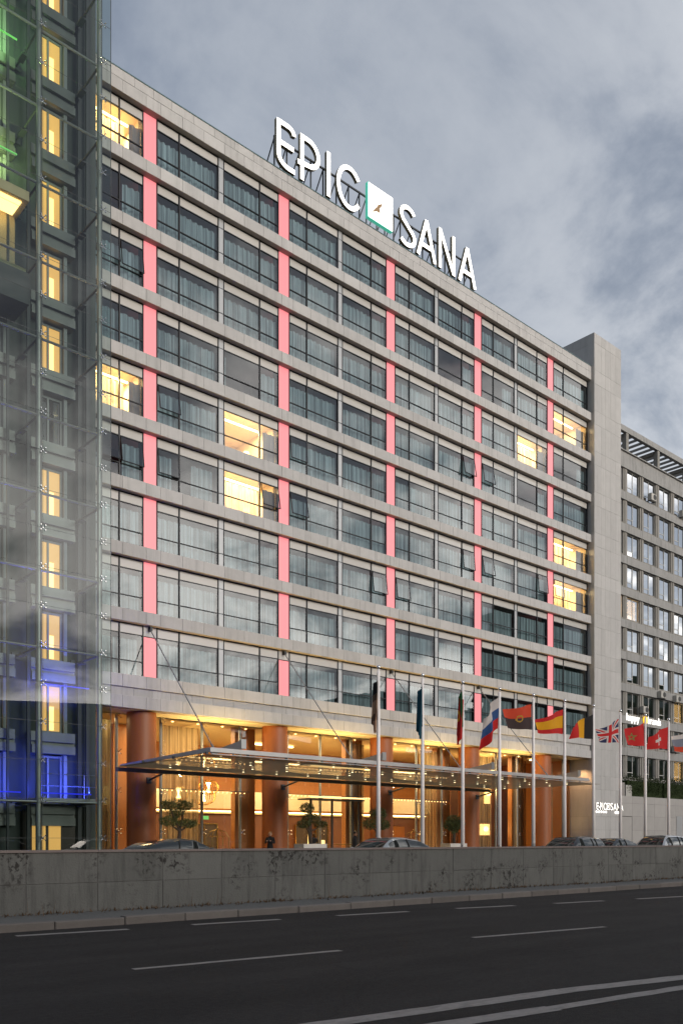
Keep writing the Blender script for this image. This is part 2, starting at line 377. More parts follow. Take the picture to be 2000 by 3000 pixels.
# ------------------------------------------------------------------ the street
MB().add([(-2500, -2500, -.06), (2500, -2500, -.06), (2500, 2500, -.06), (-2500, 2500, -.06)], [(0, 1, 2, 3)]).build('ground', 'ground', kind='structure')
road = MB().add([(-150, -7, 0), (260, -7, 0), (260, 15.30, 0), (-150, 15.30, 0)], [(0, 1, 2, 3)]).build('road', 'asphalt', kind='structure')
def marking(p0, p1, wd, wd1=None):
    a = Vector((*p0, .004)); b = Vector((*p1, .004)); wd1 = wd1 or wd
    n = Vector((-(b - a).y, (b - a).x, 0)).normalized()
    L_ = (b - a).length; k = max(2, int(L_ / .25)); vs = []; fs = []
    for i in range(k + 1):
        c = a.lerp(b, i / k); h = (wd + (wd1 - wd) * i / k) / 2
        for sgn in (1, -1): vs.append(c + n * sgn * (h + random.uniform(-.009, .009)))
    for i in range(k): fs.append((2 * i + 1, 2 * i + 3, 2 * i + 2, 2 * i))
    MB().add(vs, fs).build('lane_marking', 'paint', road)
# edge dashes beside the kerb, lane dashes, double solid line (all read off the photograph's road plane)
dash = [((5.75, 14.66), (7.70, 14.45)), ((9.02, 14.42), (10.95, 14.22)), ((12.4, 14.12), (14.3, 13.88)), ((15.79, 13.74), (17.56, 13.42)), ((18.91, 13.20), (20.7, 12.93)), ((22.06, 12.74), (24.02, 12.42)), ((25.4, 12.2), (27.3, 11.9)), ((28.7, 11.7), (30.6, 11.4))]
for a, b in dash: marking(a, b, .20)
for a, b in (((5.35, 9.92), (8.51, 9.62)), ((11.27, 9.45), (14.5, 9.02)), ((17.3, 8.55), (20.5, 8.0)), ((-0.7, 10.4), (2.4, 10.15))): marking(a, b, .135)
marking((-2, 6.75), (8.0, 5.47), .25); marking((8.0, 5.47), (9.9, 5.08), .24); marking((9.9, 5.08), (22, 2.4), .24)
marking((-2, 6.18), (7.1, 4.97), .24); marking((7.1, 4.97), (9.3, 4.72), .17); marking((9.3, 4.72), (22, 1.9), .17)
pv = MB().box(-150, 260, 15.50, 17.22, -.05, .13).build('pavement', 'pavement', kind='structure')
x = -3.3; i = 0
klen = [1.32, 1.28, 1.62, 1.55, 1.42, 1.36, 1.46, 1.38]
while x < 44:
    l = klen[i % 8]
    pbox('kerb_stone', x, x + l - .012, 15.29 + random.uniform(-.008, .008), 15.495, -.05, .15 + random.uniform(-.012, .008), 'kerb', pv, bev=.018)
    x += l; i += 1
MB().box(-150, -3.31, 15.29, 15.495, -.05, .15).box(x, 260, 15.29, 15.495, -.05, .15).build('kerb_run', 'kerb', pv, kind='stuff')
# dried weeds and litter along the foot of the wall
wb = MB()
for i in range(2600):
    x = random.uniform(2, 46); d = abs(random.gauss(0, .22)); y = 17.16 - d
    if random.random() < .5 * math.sin(x * 1.7) ** 2: continue
    h = random.uniform(.02, .09) if random.random() < .93 else random.uniform(.12, .42)
    wd = random.uniform(.006, .03) if h < .1 else .006; a = random.uniform(0, 6.28); dx, dy = math.cos(a) * wd, math.sin(a) * wd
    lx, ly = random.uniform(-.06, .06), random.uniform(-.07, .02)
    wb.add([(x - dx, y - dy, .128), (x + dx, y + dy, .128), (x + lx, min(17.19, y + ly), .13 + h)], [(0, 1, 2)])
wb.build('dry_weeds', 'weed', kind='stuff', label='brown dried weeds along the foot of the concrete wall')
# retaining wall between road and forecourt
wall = thing('street_wall', (18, 17.2, 0), 'long low stained concrete wall between the road and the hotel forecourt', 'wall')
edges = [5.38 - 1.56 * 6 + 1.56 * j for j in range(6)] + [5.40, 6.94, 8.46, 10.0, 11.55, 13.1, 14.68, 16.25, 17.9, 19.6, 21.34, 22.95, 24.58, 26.24, 27.89, 29.51, 31.15, 32.84, 34.5, 36.1, 37.8, 39.4, 41.0, 42.6, 44.2]
for a, b in zip(edges, edges[1:]):
    for z0, z1 in ((.0, .715), (.723, 1.352)):
        dy = random.uniform(-.006, .006)
        pbox('concrete_panel', a + .006, b - .006, 17.20 + dy, 17.42, z0, z1, 'concrete', wall, bev=.008)
MB().box(edges[0], edges[-1], 17.212, 17.40, 0, 1.345).build('wall_core', 'joint', wall)
MB().box(-150, edges[0] - .01, 17.2, 17.42, 0, 1.352).box(edges[-1] + .01, 260, 17.2, 17.42, 0, 1.352).build('wall_run', 'concrete', wall)
for a, b in zip(edges[::2], edges[2::2]): pbox('cap_stone', a + .003, b - .003, 17.165, 17.46, 1.354, 1.405, 'cap', wall)
MB().box(-150, 260, 17.43, 80, -.05, .30).build('forecourt', 'plaza', kind='structure')

# ------------------------------------------------------------------ hotel
V0 = 39.2; GV = 39.57; P0 = 22.27; BAY = 8.46; PIT = 3.204
UL = 18.9; UR = 61.08
hotel = thing('hotel_building', (40, 45, .3), 'nine-storey stone-banded hotel with glowing pink columns and lit glass lobby', 'building')
pe = [P0 - .4]
while pe[0] > UL: pe.insert(0, pe[0] - 1.277)
pe = [UL] + [p for p in pe if p > UL + .2]
for k in range(5):
    c = P0 + BAY * k
    s = c + .4; nx = c + BAY - .4
    pe += [s + (nx - s) * j / 6 for j in range(7)]
pe = [p for p in pe if p < UR - .25] + [UR]
pe2 = [UL] + [(a + b) / 2 for a, b in zip(pe, pe[1:])] + [UR]
rest = MB(); nind = [0]
def cladding(es, v, z0, z1, lim, dep=.05):
    for a, b in zip(es, es[1:]):
        if b - a < .05: continue
        if (a + b) / 2 < lim:
            pbox('stone_panel', a + .005, b - .005, v + random.uniform(-.004, .004), v + dep, z0, z1, 'stone', hotel, bev=.006); nind[0] += 1
        else: rest.bbox(a + .005, b - .005, v, v + dep, z0, z1, .006)
core = MB()
LIM = 45.5
for k in range(9):
    zt = 35.34 - PIT * k; zb = zt - .61
    cladding(pe, V0, zb, zt, LIM)
    core.box(UL, UR, V0 + .052, 44, zb + .006, zt - .006)
cladding(pe, V0, 37.94, 38.535, LIM); cladding(pe2, V0, 38.545, 38.99, LIM)
core.box(UL, UR, V0 + .052, 44, 37.946, 38.97)
cladding(pe, V0, 8.08, 8.68, LIM); cladding(pe2, V0 + .12, 8.685, 9.12, LIM - 6)
core.box(UL, UR, V0 + .052, 44, 8.09, 8.67); core.box(UL, UR, V0 + .175, 44, 8.67, 9.13)
core.box(UL, UR, 44, 58, 8.09, 38.9)
core.box(UL + .0, UL + .25, V0 + .4, 44, 9, 38)
core.build('slab_core', 'stone_core', hotel)
rest.build('stone_cladding', 'stone', hotel, kind='stuff')
MB().box(UL, UR, 39.3, 58, 38.972, 39.0).build('roof', 'roofing', hotel)
MB().box(UL, UR, 39.17, 39.32, 38.992, 39.035).build('coping', 'coping', hotel)
MB().box(UL, UR, V0 + .5, 41.05, 8.06, 8.088).build('soffit', 'soffit', hotel)

# windows ------------------------------------------------------------
LIT = {('L', 0), ('L', 4), ('B0', 4), ('B0', 5), ('B3', 2), ('A4', 1), ('A4', 4), ('A4', 5)}
DARK = {('B0', 3): 'right', ('A0', 5): 'mid', ('L', 5): 'right'}
OPEN = {('L', 2), ('L', 5), ('A0', 4), ('A0', 5), ('B0', 5), ('A1', 4), ('A1', 5), ('B1', 6), ('A2', 6), ('B2', 3), ('B2', 5), ('A3', 3), ('A3', 5), ('B3', 5), ('A4', 5)}
def curtain_mesh(wd, ht, m, seed, gap=0.0, amp=.06):
    rnd = random.Random(seed); n = int(wd / .035); vs = []; ph = 0; fs = []
    for i in range(n + 1):
        x = wd * i / n; ph += rnd.uniform(.35, .95)
        y = amp * math.sin(ph) + .02 * math.sin(x * 3)
        vs += [(x, y, 0), (x + rnd.uniform(-.008, .008), y * .8, ht)]
    for i in range(n): fs.append((2 * i, 2 * i + 2, 2 * i + 3, 2 * i + 1))
    b = MB().add(vs, fs); b.smooth = True
    return b.mesh('curtain', m)
NAR, WID = 1.31, 2.41
FB = .035
def pane(name, me, parent, loc, tilt=True, r=.30):
    o = place(name, me, parent, loc)
    if tilt: o.rotation_euler = (R(random.uniform(-r, r)), 0, R(random.uniform(-r, r)))
    return o
def window(key, k, u0, cols, openable):
    """cols: widths left to right; the narrow one opens"""
    wd = sum(cols); zt = 37.93 - PIT * k; zb = 35.32 - PIT * k; zs = zt - .53; ztr = 36.07 - PIT * k
    def f():
        b = MB()
        b.box(0, .05, -.05, .05, 0, zt - zb).box(wd - .05, wd, -.05, .05, 0, zt - zb)
        x = 0
        for c in cols[:-1]: x += c; b.box(x - FB, x + FB, -.048, .048, 0, zt - zb)
        for z, h in ((0, .05), (ztr - zb, .045), (zs - zb, .04), (zt - zb - .05, .05)):
            x = 0
            for i, c in enumerate(cols):
                b.box(x + (.05 if i == 0 else FB), x + c - (.05 if i == len(cols) - 1 else FB), -.04, .044, z, z + h)
                x += c
        return b.mesh('window', 'frame')
    fr = place('window', cached(('wf', tuple(cols)), f), hotel, (u0, GV, zb))
    x = u0
    for i, c in enumerate(cols):
        a, bb = x + FB + .012, x + c - FB - .012
        wdt = bb - a
        pane('spandrel_panel', boxmesh(wdt, .02, .445, 'spandrel', 'spandrel_panel'), fr, (a, GV - .005, zs + .042), r=.12)
        gm = lambda h: cached(('pane', round(wdt, 3), round(h, 3)), lambda: MB().add([(0, 0, 0), (wdt, 0, 0), (wdt, 0, h), (0, 0, h)], [(0, 1, 2, 3)]).mesh('pane', 'hotel_glass'))
        if openable and abs(c - NAR) < .1:
            h = zs - ztr - .05
            def fs():
                b = MB(); t = .045
                b.box(0, wdt, -.02, .02, -h, -h + t).box(0, wdt, -.02, .02, -t, 0).box(0, t, -.02, .02, -h + t, -t).box(wdt - t, wdt, -.02, .02, -h + t, -t)
                return b.mesh('sash', 'frame')
            sash = place('sash', cached(('sash', round(wdt, 3)), fs), fr, (a, GV - .06, zs - .0)); ang = R(random.choice((5, 7, 10)))
            sash.rotation_euler = (-ang, 0, 0)
            # the pane hangs on the sash (window > sash is one level; the pane is a sibling that shares its tilt)
            g = place('pane', cached(('paneo', round(wdt, 3)), lambda: MB().add([(.04, 0, -h + .04), (wdt - .04, 0, -h + .04), (wdt - .04, 0, -.04), (.04, 0, -.04)], [(0, 1, 2, 3)]).mesh('pane', 'hotel_glass')), fr, (a, GV - .062, zs))
            g.rotation_euler = (-ang, 0, 0)
        else: pane('pane', gm(zs - ztr - .05), fr, (a, GV, ztr + .048))
        pane('pane', gm(ztr - zb - .055), fr, (a, GV, zb + .052))
        x += c
    lit = (key, k) in LIT
    ch = zs - zb - .22
    if lit:
        rm = MB()
        z0, z1, v0, v1 = zb - .05, zt - .1, GV + .12, 43.6
        rm.add([(u0, v0, z0), (u0 + wd, v0, z0), (u0 + wd, v1, z0), (u0, v1, z0), (u0, v0, z1), (u0 + wd, v0, z1), (u0 + wd, v1, z1), (u0, v1, z1)],
               [(0, 1, 2, 3), (7, 6, 5, 4), (3, 2, 6, 7), (0, 3, 7, 4), (1, 5, 6, 2)])
        room = rm.build('guest_room', 'room_wall', hotel)
        s0, s1 = (.12, .75) if key != 'L' else (.0, .80)
        MB().box(u0 + wd * s0, u0 + wd * s1, GV + .55, GV + .63, zs - .17, zs - .10).build('light_strip', 'cove', room)
        lx = u0 + wd * (.60 if key[0] != 'A' else .75)
        MB().lathe((lx, GV + 1.0, ztr - .25), [(.10, 0), (.17, .05), (.19, .18), (.14, .32), (.02, .36)], 14).build('lamp_shade', 'bulb_soft', room)
        MB().lathe((lx, GV + 1.0, zb), [(.09, 0), (.09, .03), (.02, .05), (.02, ztr - .25 - zb)], 8).build('lamp_stand', 'brass', room)
        MB().box(lx - .3, lx + .3, GV + .8, GV + 1.3, zb - .04, zb + .0).build('bedside_table', 'drape', room)
        l = bpy.data.lights.new('room_lamp', 'AREA'); l.shape = 'RECTANGLE'; l.size = wd * .7; l.size_y = .5; l.energy = 270; l.color = (1, .74, .38)
        link(bpy.data.objects.new('ceiling_lamp', l), room, (u0 + wd * .45, GV + 1.6, zt - .2))
        if (key, k) not in {('B0', 4), ('A4', 1)}:
            place('curtain', curtain_mesh(wd * .72, ch, 'curtain_cream', hash((key, k)) % 99), fr, (u0 + .05, GV + .72, zb + .03))
        place('drape', curtain_mesh(wd * .22, ch, 'drape', 5), fr, (u0 + wd * .77, GV + .3, zb + .03))
        place('drape', curtain_mesh(.22, ch, 'drape', 6), fr, (u0 + .07, GV + .3, zb + .03))
    else:
        d = DARK.get((key, k)) or ({3: 'right', 11: 'mid'}.get(random.randint(0, 30)))
        if d is None:
            vi = random.randint(0, 3)
            place('curtain', cached(('cur', round(wd, 2), vi), lambda: curtain_mesh(wd - .06, ch, 'curtain_grey', vi)), fr, (u0 + .03, GV + .26, zb + .03))
        elif d == 'right':
            place('curtain', curtain_mesh(.35, ch, 'curtain_grey', 1), fr, (u0 + .03, GV + .26, zb + .03)); place('curtain', curtain_mesh(.95, ch, 'curtain_grey', 2), fr, (u0 + wd - 1.0, GV + .26, zb + .03))
        else:
            place('curtain', curtain_mesh(1.0, ch, 'curtain_grey', 1), fr, (u0 + .03, GV + .26, zb + .03)); place('curtain', curtain_mesh(1.3, ch, 'curtain_grey', 2), fr, (u0 + wd - 1.5, GV + .26, zb + .03))
    return lit
backs = MB()
for k in range(9):
    zt = 37.93 - PIT * k; zb = 35.32 - PIT * k
    spans = []
    for b in range(-1, 5):
        c = P0 + BAY * b
        s = c + .37; e_ = c + BAY - .37; mid = (s + e_) / 2
        if b >= 0 and b < 4: spans.append(('A%d' % b, s, [NAR, mid - .15 - s - NAR]))
        if b == 4:
            spans.append(('A4', s, [NAR, 61.04 - s - NAR]))
        if b == -1: spans.append(('L', mid + .15, [e_ - NAR - mid - .15, NAR]))
        elif b < 4: spans.append(('B%d' % b, mid + .15, [e_ - NAR - mid - .15, NAR]))
        if 0 <= b < 4:
            sp = MB()
            sp.box(mid - .15, mid + .15, GV - .03, GV + .03, zt - .53 + .04, zt - .02).box(mid - .15, mid + .15, GV - .03, GV + .03, 36.07 - PIT * k + .05, zt - .53).box(mid - .15, mid + .15, GV - .03, GV + .03, zb, 36.07 - PIT * k)
            sp.build('strip_panel', 'strip', hotel)
    for key, s, cols in spans:
        if key == 'L':
            cut = UL + .3
            cols = [cols[0] - (cut - s), cols[1]] if s < cut else cols; s = max(s, cut)
        if not window(key, k, s, cols, (key, k) in OPEN):
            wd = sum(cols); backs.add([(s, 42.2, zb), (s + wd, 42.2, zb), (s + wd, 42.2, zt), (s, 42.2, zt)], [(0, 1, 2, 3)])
    for b in range(5):
        c = P0 + BAY * b
        top = zt if k < 8 else 11.76
        pbox('light_panel', c - .35, c + .35, GV - .02, GV + .04, zb, top - .02, 'pink_light', hotel)
        if k == 8: pbox('anchor_panel', c - .35, c + .35, GV - .02, GV + .04, top + .03, zt, 'spandrel', hotel)
    for b in range(5):   # dark side reveals of the light panels
        c = P0 + BAY * b
        pbox('reveal', c - .37, c - .355, GV - .03, GV + .5, zb, zt, 'room_dark', hotel); pbox('reveal', c + .355, c + .37, GV - .03, GV + .5, zb, zt, 'room_dark', hotel)
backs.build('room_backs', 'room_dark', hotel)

# ------------------------------------------------------------------ stone tower at the right end
TU0, TU1, TV = 61.12, 65.0, 38.95
tower = thing('stair_tower', (63, 41, .3), 'tall windowless grey stone tower closing the right end of the hotel', 'tower')
MB().box(TU0 + .04, TU1 - .04, TV + .04, 46, .3, 41.55).build('tower_core', 'joint', tower)
rows = [0.3]
hh = [1.06, 1.95]; i = 0
while rows[-1] < 41.0: rows.append(min(41.6, rows[-1] + (1.07 if i % 2 else 2.13))); i += 1
if rows[-1] < 41.6: rows.append(41.6)
cols_ = [TU0, TU0 + .97, TU0 + 1.55, TU0 + 2.35, TU0 + 3.10, TU1]
for z0, z1 in zip(rows, rows[1:]):
    for a, b in zip(cols_, cols_[1:]):
        pbox('stone_panel', a + .004, b - .004, TV + random.uniform(-.003, .003), TV + .038, z0 + .004, z1 - .004, 'tower_stone', tower, bev=.004)
    for a, b in ((TV + .004, TV + .62), (TV + .628, TV + 2.6), (TV + 2.61, TV + 4.6), (TV + 4.61, 46)):
        if z1 < 38 and a > TV + 3: continue
        place('side_panel', boxmesh(.036, b - a, z1 - z0 - .008, 'tower_stone', 'side_panel'), tower, (TU0 + .002, a, z0 + .004))
MB().box(TU1 - .038, TU1, TV + .05, 46, .3, 41.55).box(TU0, TU1, TV + .05, 46, 41.552, 41.62).build('tower_back_faces', 'tower_stone', tower)
ant = MB().cyl((58.3, 42, 39.0), (58.3, 42, 41.3), .05, n=8).cyl((58.5, 42, 39.0), (58.5, 42, 40.8), .04, n=8).box(58.15, 58.65, 41.85, 42.15, 39.0, 39.1)
ant.build('roof_vent_pipes', 'steel_dark', label='thin dark vent pipes on the hotel roof next to the stone tower', cat='pipe')

# ------------------------------------------------------------------ rooftop sign
def stroke(b, pts, wd, y0, y1, closed=False, mi=0, smi=1):
    """flat band along a polyline, extruded from y0 to y1"""
    P = [Vector((p[0], p[1])) for p in pts]; n = len(P); Lp = []; Rp = []
    for i in range(n):
        d0 = (P[i] - P[i - 1]).normalized() if i > 0 or closed else None
        d1 = (P[(i + 1) % n] - P[i]).normalized() if i < n - 1 or closed else None
        if d0 is None: d0 = d1
        if d1 is None: d1 = d0
        t = (d0 + d1); t = t.normalized() if t.length > 1e-6 else d0
        nn = Vector((-t.y, t.x)); c = max(.45, nn.dot(Vector((-d0.y, d0.x))))
        Lp.append(P[i] + nn * (wd / 2 / c)); Rp.append(P[i] - nn * (wd / 2 / c))
    vs = [(p.x, y0, p.y) for p in Lp] + [(p.x, y0, p.y) for p in Rp] + [(p.x, y1, p.y) for p in Lp] + [(p.x, y1, p.y) for p in Rp]
    ff = []; sf = []
    m_ = n if closed else n - 1
    for i in range(m_):
        j = (i + 1) % n
        ff.append((i, n + i, n + j, j)); sf += [(2 * n + i, 2 * n + j, 3 * n + j, 3 * n + i), (i, j, 2 * n + j, 2 * n + i), (n + i, 3 * n + i, 3 * n + j, n + j)]
    if not closed: sf += [(0, 2 * n, 3 * n, n), (n - 1, 2 * n - 1, 4 * n - 1, 3 * n - 1)]
    o = len(b.v); b.v += vs; b.f += [tuple(q + o for q in f) for f in ff + sf]; b.m += [mi] * len(ff) + [smi] * len(sf)
def arc(cx, cz, rx, rz, a0, a1, n=10): return [(cx + rx * math.cos(R(a0 + (a1 - a0) * i / n)), cz + rz * math.sin(R(a0 + (a1 - a0) * i / n))) for i in range(n + 1)]
def letter(ch, wd, h, t):
    """strokes of one letter in a box 0..wd x 0..h, centre lines inset by t/2"""
    a = t / 2; W_, H = wd - a, h - a
    if ch == 'E': return [[(a, h - .02)] + [(a, a + .55 * h * .4)] + arc(a + .28 * h, a + .22 * h, .28 * h, .22 * h, 180, 270, 6)[1:] + [(wd, a)],
                          [(a, H), (wd * .62, H)] + arc(wd * .62, H - .13 * h, wd * .33, .13 * h, 90, 0, 6)[1:], [(a, h * .52), (wd * .93, h * .52)]]
    if ch == 'P': return [[(a + .12, 0), (a + .12, h)], [(a + .12, H), (wd * .45, H)] + arc(wd * .45, h * .67, W_ - wd * .45, H - h * .67, 90, -90, 14)[1:] + [(-.08, h * .345)]]
    if ch == 'I': return [[(wd / 2, 0), (wd / 2, h)]]
    if ch == 'C': return [arc(wd * .60, h / 2, wd * .60 - a, h / 2 - a, 38, 322, 26)]
    if ch == 'S':
        return [arc(wd * .50, h * .755, wd * .50 - a, h * .245 - a, 25, 190, 12) + [(wd * .20, h * .62), (wd * .5, h * .50), (wd * .80, h * .38)] + arc(wd * .46, h * .25, wd * .54 - a, h * .25 - a, 15, -145, 13)]
    if ch == 'A': return [[(a * .9, 0), (wd / 2, H)], [(wd / 2 - .001, H), (wd - a * .9, 0)], [(wd * .24, h * .30), (wd * .76, h * .30)]]
    if ch == 'N': return [[(a, 0), (a, h)], [(a, h - .05), (wd - a, .05)], [(wd - a, 0), (wd - a, h)]]
def sign_letter(ch, u0, u1, z0, z1, t, v, dep, parent, face='letter_face'):
    b = MB()
    for i, pts in enumerate(letter(ch, u1 - u0, z1 - z0, t)): stroke(b, pts, t, -.004 * i, dep - .003 * i)
    b.build('letter', [face, 'letter_side'], parent, (u0, v, z0))
sign = thing('rooftop_sign', (39, 40, 39.03), 'large glowing white rooftop letters EPIC SANA with square emblem on dark frame', 'sign')
SV = 40.0
for ch, a, b in (('E', 30.58, 31.90), ('P', 32.18, 33.80), ('I', 34.28, 34.64), ('C', 35.10, 36.85), ('S', 40.48, 41.98), ('A', 42.06, 43.92), ('N', 44.17, 45.80), ('A', 46.16, 48.02)):
    sign_letter(ch, a, b, 40.0, 42.66, .265, SV, .22, sign)
bx = MB().box(37.70, 39.80, SV - .02, SV + .20, 40.34, 42.46).build('emblem_panel', 'letter_face', sign)
MB().box(37.655, 37.695, SV - .01, SV + .22, 40.30, 42.48).box(37.70, 39.82, SV - .01, SV + .22, 40.30, 40.335).build('panel_edge', 'panel_edge', bx)
birdp = [(-.38, -.30), (-.10, -.16), (.10, -.15), (.06, .02), (.20, .18), (.22, .34), (.10, .20), (-.02, .16), (-.08, .04), (-.20, -.08)]
MB().prism([(38.55 + x_ * 1.5, 41.20 + z_ * 1.6) for x_, z_ in birdp], SV - .045, SV - .022).build('emblem', 'bird', bx)
fr = MB()
for z, v in ((39.72, 40.32), (41.75, 40.32)): fr.box(30.6, 48.0, v - .04, v + .04, z - .045, z + .045)
us = [30.7, 31.6, 32.5, 33.4, 34.35, 35.4, 36.4, 37.3, 37.9, 38.8, 39.5, 40.3, 40.9, 42.0, 43.0, 44.1, 45.2, 46.2, 47.2, 47.9]
fr.build('rail', 'steel_dark', sign)
for u in us:
    p = MB().box(u - .035, u + .035, 40.365, 40.43, 39.0, 41.9).box(u - .035, u + .035, 40.22, 40.30, 39.0, 40.05)
    p.cyl((u, 40.42, 41.75), (u, 42.3, 39.0), .04, n=6).cyl((u, 40.42, 39.75), (u, 41.6, 39.0), .035, n=6)
    p.build('post', 'steel_dark', sign)

# ------------------------------------------------------------------ ground-floor columns, lobby glass, lobby
for k in range(5):
    c = P0 - .05 + BAY * k
    b = MB(); b.smooth = True; b.lathe((0, 0, 0), [(.735, 0), (.735, 7.76)], 40); 
    o = b.build('column', 'column', hotel, (c, 40.32, .3))
    MB().lathe((0, 0, 0), [(.75, 0), (.75, .12), (.74, .14)], 40).build('column_base', 'steel_dark', o, (c, 40.32, .3))
posts = [19.1, 21.35]
for k in range(5): posts += [23.9 + BAY * k, 26.44 + BAY * k, 28.98 + BAY * k]
posts = [p for p in posts if p < 61] 
lg = thing('lobby_glazing', (40, 41.1, .3), 'double-height frameless lobby glass wall with slim grey posts behind the columns', 'glass wall')
for p in posts: MB().cyl((p, 41.32, .3), (p, 41.32, 8.05), .085, n=12).build('post', 'steel_grey', lg)
pp = sorted(posts + [61.0])
for a, b in zip(pp, pp[1:]):
    for z0, z1 in ((.32, 2.05), (2.06, 4.15), (4.16, 6.10), (6.11, 8.05)):
        o = place('pane', cached(('lp', round(b - a, 2), z1 - z0), lambda: MB().add([(.008, 0, 0), (b - a - .008, 0, 0), (b - a - .008, 0, z1 - z0), (.008, 0, z1 - z0)], [(0, 1, 2, 3)]).mesh('pane', 'lobby_glass')), lg, (a, 41.1, z0))
        o.rotation_euler = (R(random.uniform(-.25, .25)), 0, R(random.uniform(-.25, .25)))
def spider(name, c, parent, s=.13, back=.2):
    def f():
        b = MB(); b.cyl((0, 0, 0), (0, back, 0), .022, n=6)
        for sx in (-1, 1):
            for sz in (-1, 1):
                b.cyl((0, .04, 0), (sx * s, -.0, sz * s), .014, n=5); b.sphere((sx * s, -.015, sz * s), .036, 6)
        return b.mesh(name, 'chrome')
    return place(name, cached(('sp', s, back), f), parent, c)
for p in posts:
    for z in (2.055, 4.155, 6.105, 7.95): spider('spider_fitting', (p, 41.07, z), lg, .11, .2)
lob = thing('lobby_interior', (40, 46, .3), 'warm amber hotel lobby with orange timber walls seen through the ground-floor glass', 'lobby')
MB().box(UL, UR, 41.35, 51, .26, .305).build('lobby_floor', 'lobby_floor', lob)
MB().add([(UL, 41.2, 8.03), (UR, 41.2, 8.03), (UR, 51, 8.03), (UL, 51, 8.03)], [(3, 2, 1, 0)]).build('lobby_ceiling', 'lobby_cream', lob)
MB().box(UL, UR, 51, 51.2, .3, 8.05).box(UL - .1, UL, 41.2, 51, .3, 8.05).box(60.9, 61.1, 41.2, 51, .3, 8.05).build('back_wall', 'wood', lob)
MB().box(20, 50.5, 46.6, 46.9, 3.62, 4.72).build('mezzanine_parapet', 'lobby_cream', lob)
MB().box(20, 50.5, 46.92, 51, 3.30, 3.5).build('mezzanine_floor', 'lobby_cream', lob)
MB().box(24, 50, 46.62, 46.70, 3.40, 3.46).build('cove_strip', 'cove', lob)
for k in range(4):
    c = P0 - .05 + BAY * (k + 1)
    MB().box(c - 1.75, c - .35, 41.75, 42.15, .305, 8.02).build('timber_wall', 'wood', lob)
    for dx in (-1.45, -.9): pbox('panel_joint', c + dx, c + dx + .015, 41.735, 41.749, .4, 8.0, 'brown_wall', lob)
MB().box(49.2, 57.2, 43.4, 43.7, .305, 7.0).build('brown_partition', 'brown_wall', lob)
MB().box(22.8, 24.1, 44.5, 44.9, .305, 8.0).box(19.0, 21.0, 43.5, 43.9, .305, 8.0).build('timber_screen', 'wood', lob)
MB().box(20.0, 50.5, 47.2, 47.35, .305, 3.29).build('inner_wall', 'brown_wall', lob)
for (a, b) in ((27.6, 28.4), (29.2, 30.1), (30.3, 31.2), (37.6, 38.6), (39.4, 40.4), (46.2, 47.6)):
    d = MB().box(a, b, 47.05, 47.15, .31, 2.6).build('door', 'lobby_dark', lob)
    MB().box(a - .07, a, 47.0, 47.16, .31, 2.68).box(b, b + .07, 47.0, 47.16, .31, 2.68).box(a, b, 47.0, 47.16, 2.6, 2.68).build('door_frame', 'brass', d)
MB().box(20.5, 26.0, 45.2, 45.3, .31, 1.0).box(44, 46, 45.0, 45.3, .31, 2.6).build('reception_desk', 'wood', lob)
# lit ceiling slots and downlights (the lobby's own lamps)
for a, b, v, z in ((33.5, 37.5, 47.2, 7.9), (42.0, 46.5, 44.2, 6.95), (50.3, 53.9, 43.0, 6.9), (23.2, 25.2, 45.5, 7.9), (57.4, 58.2, 42.2, 7.9)):
    MB().box(a, b, v, v + .22, z, z + .06).build('light_slot', 'cove', lob)
for k in range(5):
    for j in range(5):
        u = P0 + 1.0 + BAY * k + 1.6 * j
        if u > 60: continue
        MB().lathe((u, 41.75, 7.985), [(.001, 0), (.06, 0), (.07, .03)], 12).build('downlight', 'bulb_soft', lob)
def warm_area(u, v, z, sx, sy, watt, col=(1, .74, .38), parent=lob, rot=None):
    l = bpy.data.lights.new('lobby_lamp', 'AREA'); l.shape = 'RECTANGLE'; l.size = sx; l.size_y = sy; l.energy = watt; l.color = col
    o = bpy.data.objects.new('ceiling_lamp', l); link(o, parent, (u, v, z))
    if rot: o.rotation_euler = rot
    return o
for k in range(5):
    c = P0 + BAY * k + 4.2
    if c < 60: warm_area(c, 44.0, 7.9, 5.0, 3.0, 500 if k < 4 else 300)
warm_area(34, 45.6, 3.25, 22, 1.0, 130); warm_area(20.4, 42.3, 7.9, 2, 1, 90)
# floor lamps, wall lamps
for i, (u, v, h) in enumerate(((35.15, 42.6, 1.75), (35.95, 42.3, 1.3), (41.15, 42.5, 1.55))):
    t = thing('floor_lamp', (u, v, .305), ['tall glowing white cylinder floor lamp inside the entrance', 'shorter glowing cylinder floor lamp right of the taller one inside the entrance', 'glowing cylinder floor lamp right of the entrance behind the silver car'][i], 'lamp')
    MB().lathe((0, 0, 0), [(.13, 0), (.13, .05), (.03, .06), (.03, .1)], 12).build('base', 'steel_dark', t, (u, v, .305))
    MB().lathe((0, 0, 0), [(.12, .1), (.13, .12), (.13, h), (.02, h + .01)], 16).build('lamp_shade', 'warm_window_hot', t, (u, v, .305))
for i, (u, z, ww, hh_) in enumerate(((53.25, 4.35, .75, 1.5), (52.95, 1.95, 1.25, .95))):
    t = thing('wall_lamp', (u, 43.35, z), ['tall rectangular glowing wall lamp, upper of two on the brown wall', 'wide rectangular glowing wall lamp, lower of two on the brown wall'][i], 'lamp')
    MB().box(-ww / 2, ww / 2, -.05, .02, 0, hh_).build('lamp_frame', 'brass', t, (u, 43.35, z))
    MB().box(-ww / 2 + .05, ww / 2 - .05, -.09, -.055, .05, hh_ - .05).build('diffuser', 'bulb_soft', t, (u, 43.35, z))
    MB().sphere((0, -.2, hh_ * .55), .2, 12).build('bulb', 'bulb', t, (u, 43.35, z))
